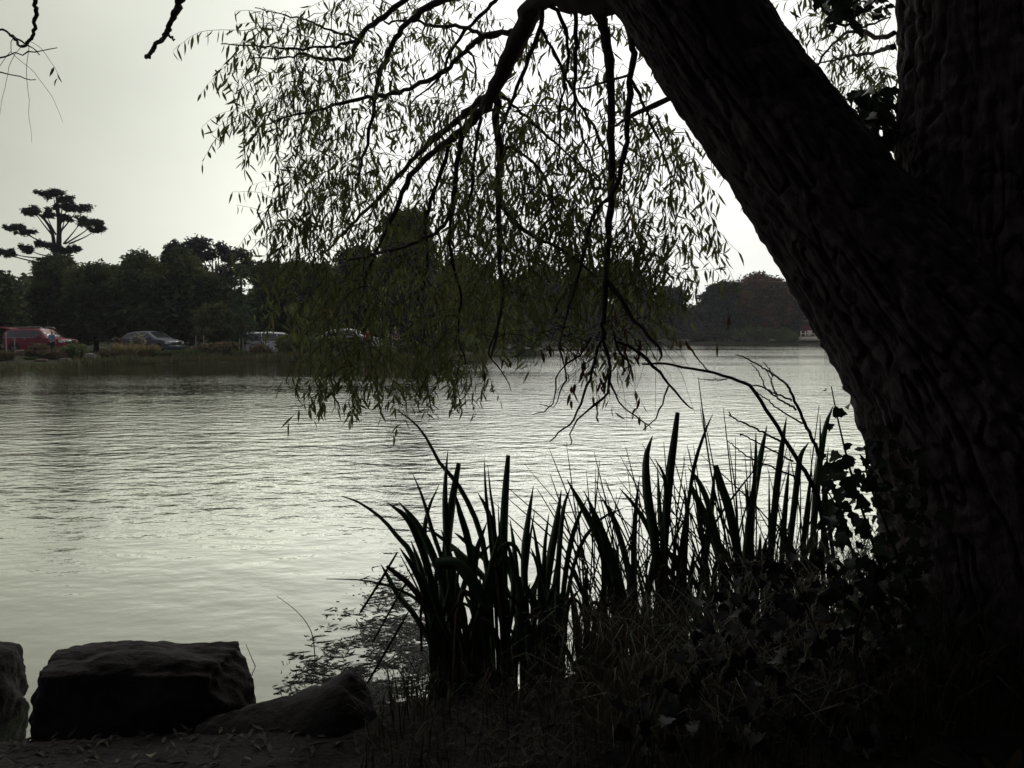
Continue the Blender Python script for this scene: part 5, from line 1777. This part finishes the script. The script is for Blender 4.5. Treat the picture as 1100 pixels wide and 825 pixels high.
for x, y, x1, y1 in [(790, 620, 750, 405), (785, 620, 755, 440), (780, 640, 752, 437), (800, 620, 777, 438), (770, 640, 738, 478), (760, 640, 720, 480), (740, 640, 706, 520), (800, 620, 790, 470), (812, 610, 806, 475), (750, 640, 745, 478),
                     (720, 640, 672, 480), (700, 650, 650, 515), (690, 660, 640, 515), (660, 660, 577, 525), (650, 650, 590, 540), (820, 600, 848, 470), (860, 600, 880, 435), (790, 620, 783, 478), (730, 640, 713, 475), (795, 620, 766, 500), (640, 680, 690, 560), (650, 690, 700, 590)]:
    blade(gg, [(x, y), ((x + x1) / 2 + rng.normal() * 4, (y + y1) / 2), (x1, y1)], 1.5, 3.95, 4.0, 0.4)
for k in range(170):
    x, y = rng.uniform(620, 880), rng.uniform(610, 690)
    hgt = rng.uniform(50, 150)
    lean = rng.normal() * 0.35 - 0.1
    blade(gg, [(x, y), (x + lean * hgt * 0.4, y - hgt * 0.5), (x + lean * hgt, y - hgt)], rng.uniform(0.9, 2.0), 3.9 + rng.uniform(-0.25, 0.2), 4.0, 0.3)
tag(gg.build('tall_grass', M['grass']), 'thin green grass stalks standing among the irises', 'grass', kind='stuff')

# bare twiggy shrub rising from the reeds, one stem arched low over the water
e = empty('bare_shrub', (P(880, 560, 4.0)[0], 4.0, 0.05), 'leafless twiggy shrub with one stem arching left over the water beside the irises', 'shrub')


def stem(pts, w, d0, d1):
    p3 = resample(np.array([P(x, y, d) for (x, y), d in zip(pts, np.linspace(d0, d1, len(pts)))]), 30)
    p3 = p3 + rng.normal(size=p3.shape) * 0.002
    mb = MB()
    tube(mb, p3, np.linspace(w[0], w[1], 30) / 2 * 4.0 / FPX, 6)
    mb.build('stem', M['deadtwig'], e, True)


for pts, w, a, b in (([(895, 640), (880, 540), (868, 512), (855, 492), (838, 464), (822, 438), (806, 415), (790, 408), (765, 401), (735, 395), (712, 390), (690, 391)], (5.5, 2), 4.0, 3.8),
                     ([(900, 640), (888, 540), (879, 488), (868, 462), (857, 438), (849, 420), (843, 411)], (5, 2.5), 4.0, 4.0), ([(843, 411), (832, 403), (818, 394), (800, 384), (790, 381)], (2.5, 1), 4.0, 4.0),
                     ([(850, 430), (832, 422), (814, 414), (805, 416)], (2.2, 1.2), 4.0, 3.95), ([(856, 440), (836, 428), (823, 418)], (2.4, 1.5), 4.0, 4.0), ([(823, 418), (815, 400), (806, 390)], (1.6, 0.8), 4.0, 4.0),
                     ([(863, 455), (840, 442), (822, 428), (808, 418)], (2, 1), 4.0, 4.0), ([(832, 422), (828, 408), (822, 396)], (1.5, 0.8), 4.0, 4.0), ([(838, 474), (815, 462), (788, 449), (783, 443)], (2.6, 1.2), 4.0, 3.95),
                     ([(852, 496), (830, 484), (800, 468), (795, 467)], (2.2, 1), 4.0, 3.95), ([(854, 512), (830, 502), (810, 494), (790, 480), (782, 474)], (2.2, 0.9), 4.0, 3.95), ([(781, 407), (765, 408), (751, 407)], (1.5, 0.8), 3.85, 3.8),
                     ([(762, 400), (750, 386), (748, 382)], (1.6, 0.8), 3.85, 3.85), ([(830, 404), (826, 396), (820, 389)], (1.5, 0.8), 4, 4), ([(835, 425), (829, 412), (830, 400)], (1.3, 0.7), 4, 4)):
    stem(pts, w, a, b)


# ------------------------------------------------------------------ ivy, bramble and ground litter
def broad(mb, c, d, nrm, L, Wd, lobed=True):
    d, nrm = unit(np.array(d, float)), unit(np.array(nrm, float))
    w = unit(np.cross(d, nrm))
    nrm = np.cross(w, d)
    if lobed:
        out = [(0, 0), (-0.08, 0.30), (0.10, 0.50), (0.34, 0.34), (0.52, 0.42), (0.66, 0.22), (1.0, 0)]
    else:
        out = [(0, 0), (0.12, 0.24), (0.32, 0.46), (0.55, 0.48), (0.78, 0.30), (1.0, 0)]
    mid = [c + d * L * t - nrm * L * 0.10 * (2 * t - 1) ** 2 * (1 if t > 0.5 else 0.2) for t, _ in out]
    l = [m + w * Wd * x + nrm * Wd * 0.22 * x for m, (t, x) in zip(mid, out)]
    r = [m - w * Wd * x + nrm * Wd * 0.22 * x for m, (t, x) in zip(mid, out)]
    k = len(out)
    V = np.array(mid + l[1:-1] + r[1:-1])
    Lx = [0] + [k + i for i in range(k - 2)] + [k - 1]
    Rx = [0] + [k + k - 2 + i for i in range(k - 2)] + [k - 1]
    F = []
    for i in range(k - 1):
        for S, flip in ((Lx, False), (Rx, True)):
            q = [i, i + 1, S[i + 1], S[i]]
            q = [a for n_, a in enumerate(q) if a not in q[:n_]]
            F.append(tuple(q[::-1] if flip else q))
    mb.add(V, F)


def leafy_vine(name, centres, stems, mat, lab, cat, lsize, group=None, spread=0.05):
    e = empty(name, stems[0][0], lab, cat, group)
    s, l = MB(), MB()
    for st in stems:
        tube(s, resample(st, 20), np.linspace(0.006, 0.002, 20), 5)
    for c in centres:
        c = np.array(c) + rng.normal(size=3) * 0.018
        d = np.array((rng.normal() * 0.7, -0.5 + rng.normal() * 0.5, -0.55 + rng.normal() * 0.5))
        nr = np.array((-0.2 + rng.normal() * 0.5, -0.8 + rng.normal() * 0.4, 0.45))
        L = rng.uniform(*lsize)
        broad(l, np.array(c), d, nr, L, L * rng.uniform(0.75, 0.95), True)
    s.build('stem', M['twig'], e, True)
    l.build('leaves', mat, e, False)
    return e


stems = [[P(960, 650, 2.9), P(930, 560, 2.95), P(912, 500, 3.0), P(900, 450, 3.05), P(893, 415, 3.08)], [P(980, 640, 2.7), P(950, 560, 2.72), P(930, 500, 2.8), P(945, 455, 2.82)], [P(930, 640, 2.9), P(905, 560, 2.95), P(885, 520, 3.0)]]
cs = [P(x, y, d) for x, y, d in [(896, 424, 3.05), (894, 438, 3.05), (900, 446, 3.02), (896, 462, 3.0), (902, 478, 3.0), (892, 482, 3.02), (888, 500, 3.0), (906, 492, 2.95), (914, 505, 2.92), (898, 515, 2.95), (890, 520, 3.0), (920, 478, 2.9), (940, 456, 2.82), (932, 470, 2.82),
                                (925, 520, 2.85), (908, 530, 2.9), (895, 538, 2.95), (884, 530, 3.0), (935, 500, 2.8), (945, 485, 2.78), (912, 548, 2.9), (926, 556, 2.85), (900, 556, 2.92), (940, 545, 2.75), (888, 556, 2.98)]]
for k in range(260):
    cs.append(P(rng.uniform(888, 1000), rng.uniform(480, 690), rng.uniform(2.6, 3.0)))
leafy_vine('ivy_vine', cs, stems, M['ivy'], 'ivy with glossy lobed leaves climbing the left edge of the willow trunk', 'ivy', (0.030, 0.060))
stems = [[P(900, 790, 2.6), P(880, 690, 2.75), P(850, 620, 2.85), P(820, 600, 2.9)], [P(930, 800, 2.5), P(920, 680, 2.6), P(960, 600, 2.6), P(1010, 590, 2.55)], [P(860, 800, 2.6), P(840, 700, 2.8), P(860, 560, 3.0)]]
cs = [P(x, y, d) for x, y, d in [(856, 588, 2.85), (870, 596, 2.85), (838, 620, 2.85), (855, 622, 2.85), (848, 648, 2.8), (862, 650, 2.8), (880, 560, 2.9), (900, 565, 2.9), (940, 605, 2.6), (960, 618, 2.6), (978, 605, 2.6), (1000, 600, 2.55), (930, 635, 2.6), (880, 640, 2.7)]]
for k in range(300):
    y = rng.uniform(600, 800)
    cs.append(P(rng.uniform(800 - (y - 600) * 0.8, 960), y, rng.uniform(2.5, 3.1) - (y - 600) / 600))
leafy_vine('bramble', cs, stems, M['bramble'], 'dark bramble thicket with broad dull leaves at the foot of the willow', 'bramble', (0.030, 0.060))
# dark evergreen shoots in the fork of the trunk and at its top
stems = [[P(948, 165, 3.4), P(940, 140, 3.5), P(930, 115, 3.6)], [P(950, 170, 3.4), P(950, 130, 3.5), P(952, 95, 3.6)]]
cs = [P(rng.uniform(916, 960), rng.uniform(100, 160), rng.uniform(3.35, 3.6)) for _ in range(110)] + [P(x, y, 3.6) for x, y in ((928, 104), (940, 98), (950, 90), (922, 112), (945, 108))]
leafy_vine('ivy_vine', cs, stems, M['ivy'], 'dark leafy sprig growing in the fork between trunk and upright limb', 'ivy', (0.05, 0.075))
stems = [[P(965, -20, 3.5), P(930, -5, 3.7), P(895, 5, 3.8)], [P(965, -30, 3.5), P(940, 0, 3.7), P(925, 20, 3.8)]]
cs = [P(rng.uniform(876, 958), rng.uniform(-20, 16), rng.uniform(3.6, 4.0)) for _ in range(70)] + [P(x, y, 3.7) for x, y in ((893, 24), (925, 26), (940, 18), (898, 18), (921, 20))]
leafy_vine('ivy_vine', cs, stems, M['ivy'], 'dark leafy sprig hanging beside the upright limb at the top edge', 'ivy', (0.05, 0.08))

# fallen leaves on the mud
ll = MB()
n = 2300
X, Y = rng.uniform(-2.3, 1.6, n), rng.uniform(1.9, 3.7, n)
ok = Y < np.interp(X, NSX, NSY) + 0.02
X, Y = X[ok], Y[ok]
Z = near_z(X, Y) + 0.006
n = len(X)
a = rng.uniform(0, 6.28, n)
leaf_batch(ll, np.stack([X, Y, Z], -1), unit(np.stack([np.cos(a), np.sin(a), rng.uniform(-0.05, 0.25, n)], -1)), np.stack([rng.normal(size=n) * 0.25, rng.normal(size=n) * 0.25, np.ones(n)], -1), rng.uniform(0.03, 0.075, n), rng.uniform(0.008, 0.018, n))
M['litter'] = leafmat('fallen_leaf', [(0.015, 0.011, 0.009), (0.028, 0.021, 0.016), (0.045, 0.034, 0.025), (0.02, 0.015, 0.011), (0.025, 0.02, 0.015), (0.12, 0.10, 0.07)], 0.1, 0.7, 0.3)
tag(ll.build('leaf_litter', M['litter']), 'fallen leaves and twig scraps scattered on the dark mud', 'leaf litter', kind='stuff')
# loose leaves one can pick out
for x, y, d, lab, c in ((163 * 1.0, 804, 2.95, 'single pale fallen leaf lying on the mud by the long squared stone', 'pale'), (567, 745, 3.3, 'yellow-green fallen leaf at the foot of the blunt-bladed iris', 'ivy')):
    m = MB()
    g = G(x, y, 0.2)
    broad(m, np.array((g[0], g[1], nz(g[0], g[1]) + 0.03)), (0.3, -0.8, 0.35), (0.2, -0.6, 0.8), 0.07, 0.035, False)
    tag(m.build('fallen_leaf', M[c]), lab, 'leaf')
e = empty('seedling', P(1075, 840, 2.0), 'seedling with two long pale brown leaves in the bottom right corner', 'plant')
m = MB()
broad(m, P(1082, 832, 2.0), (0.35, 0.05, 0.6), (0, -1, 0.3), 0.075, 0.03, False)
m.build('leaf', M['irisdead'], e)
m = MB()
broad(m, P(1068, 830, 2.0), (-0.3, 0.0, 0.4), (0, -1, 0.3), 0.05, 0.02, False)
m.build('leaf', M['irisdead'], e)

# floating weed, broken reed and scum on the water by the irises
fw = MB()
n = 0
while n < 5000:
    x, y = rng.uniform(285, 480), rng.uniform(604, 772)
    edge = 425 - (y - 604) * 1.05 if y < 700 else 324 - (y - 700) * 0.5
    dens = np.clip((x - edge) / 100 + 0.22, 0, 1) * np.clip((y - 590) / 40, 0.1, 1)
    f = fbm(np.array(x / 22), np.array(y / 7.5), 90, 4)
    if rng.random() > dens * np.clip((f - 0.40) * 5.5, 0.02, 1):
        continue
    n += 1
    g = G(x, y, 0.0)
    L = rng.uniform(0.012, 0.10) if rng.random() < 0.93 else rng.uniform(0.1, 0.24)
    a = rng.normal() * 0.45
    k = 6
    ang = a + np.cumsum(rng.normal(size=k) * 0.55)
    p = np.stack([g[0] + np.cumsum(np.cos(ang)) * L / k, g[1] + np.cumsum(np.sin(ang)) * L / k, np.full(k, 0.001) + 0.002 * rng.random(k)], -1)
    tube(fw, p, rng.uniform(0.0007, 0.0024) * np.array((0.5, 1, 1.3, 1, 0.8, 0.3)), 4, False)
M['weed'] = surf('floating_weed', (0.030, 0.032, 0.024), (0.014, 0.014, 0.012), 0.6, 20, 0, 10, 0.4)
tag(fw.build('floating_weed', M['weed']), 'broken reed stems and weed floating left of the irises', 'water weed', kind='stuff')
for pts, lab in (([(268, 716), (275, 721), (270, 706), (264, 692)], 'bent thin twig sticking up from the water behind the long stone'), ([(339, 708), (337, 690), (331, 672), (318, 656), (297, 640)], 'thin twig rising from the weedy water left of the irises')):
    m = MB()
    base = G(*pts[0], 0.0)
    p3 = [base - np.array((0, 0, 0.1))] + [P(x, y, base[1]) for x, y in pts[1:]]
    tube(m, resample(p3, 14), np.linspace(0.003, 0.0012, 14), 5)
    tag(m.build('twig', M['deadtwig']), lab, 'twig')
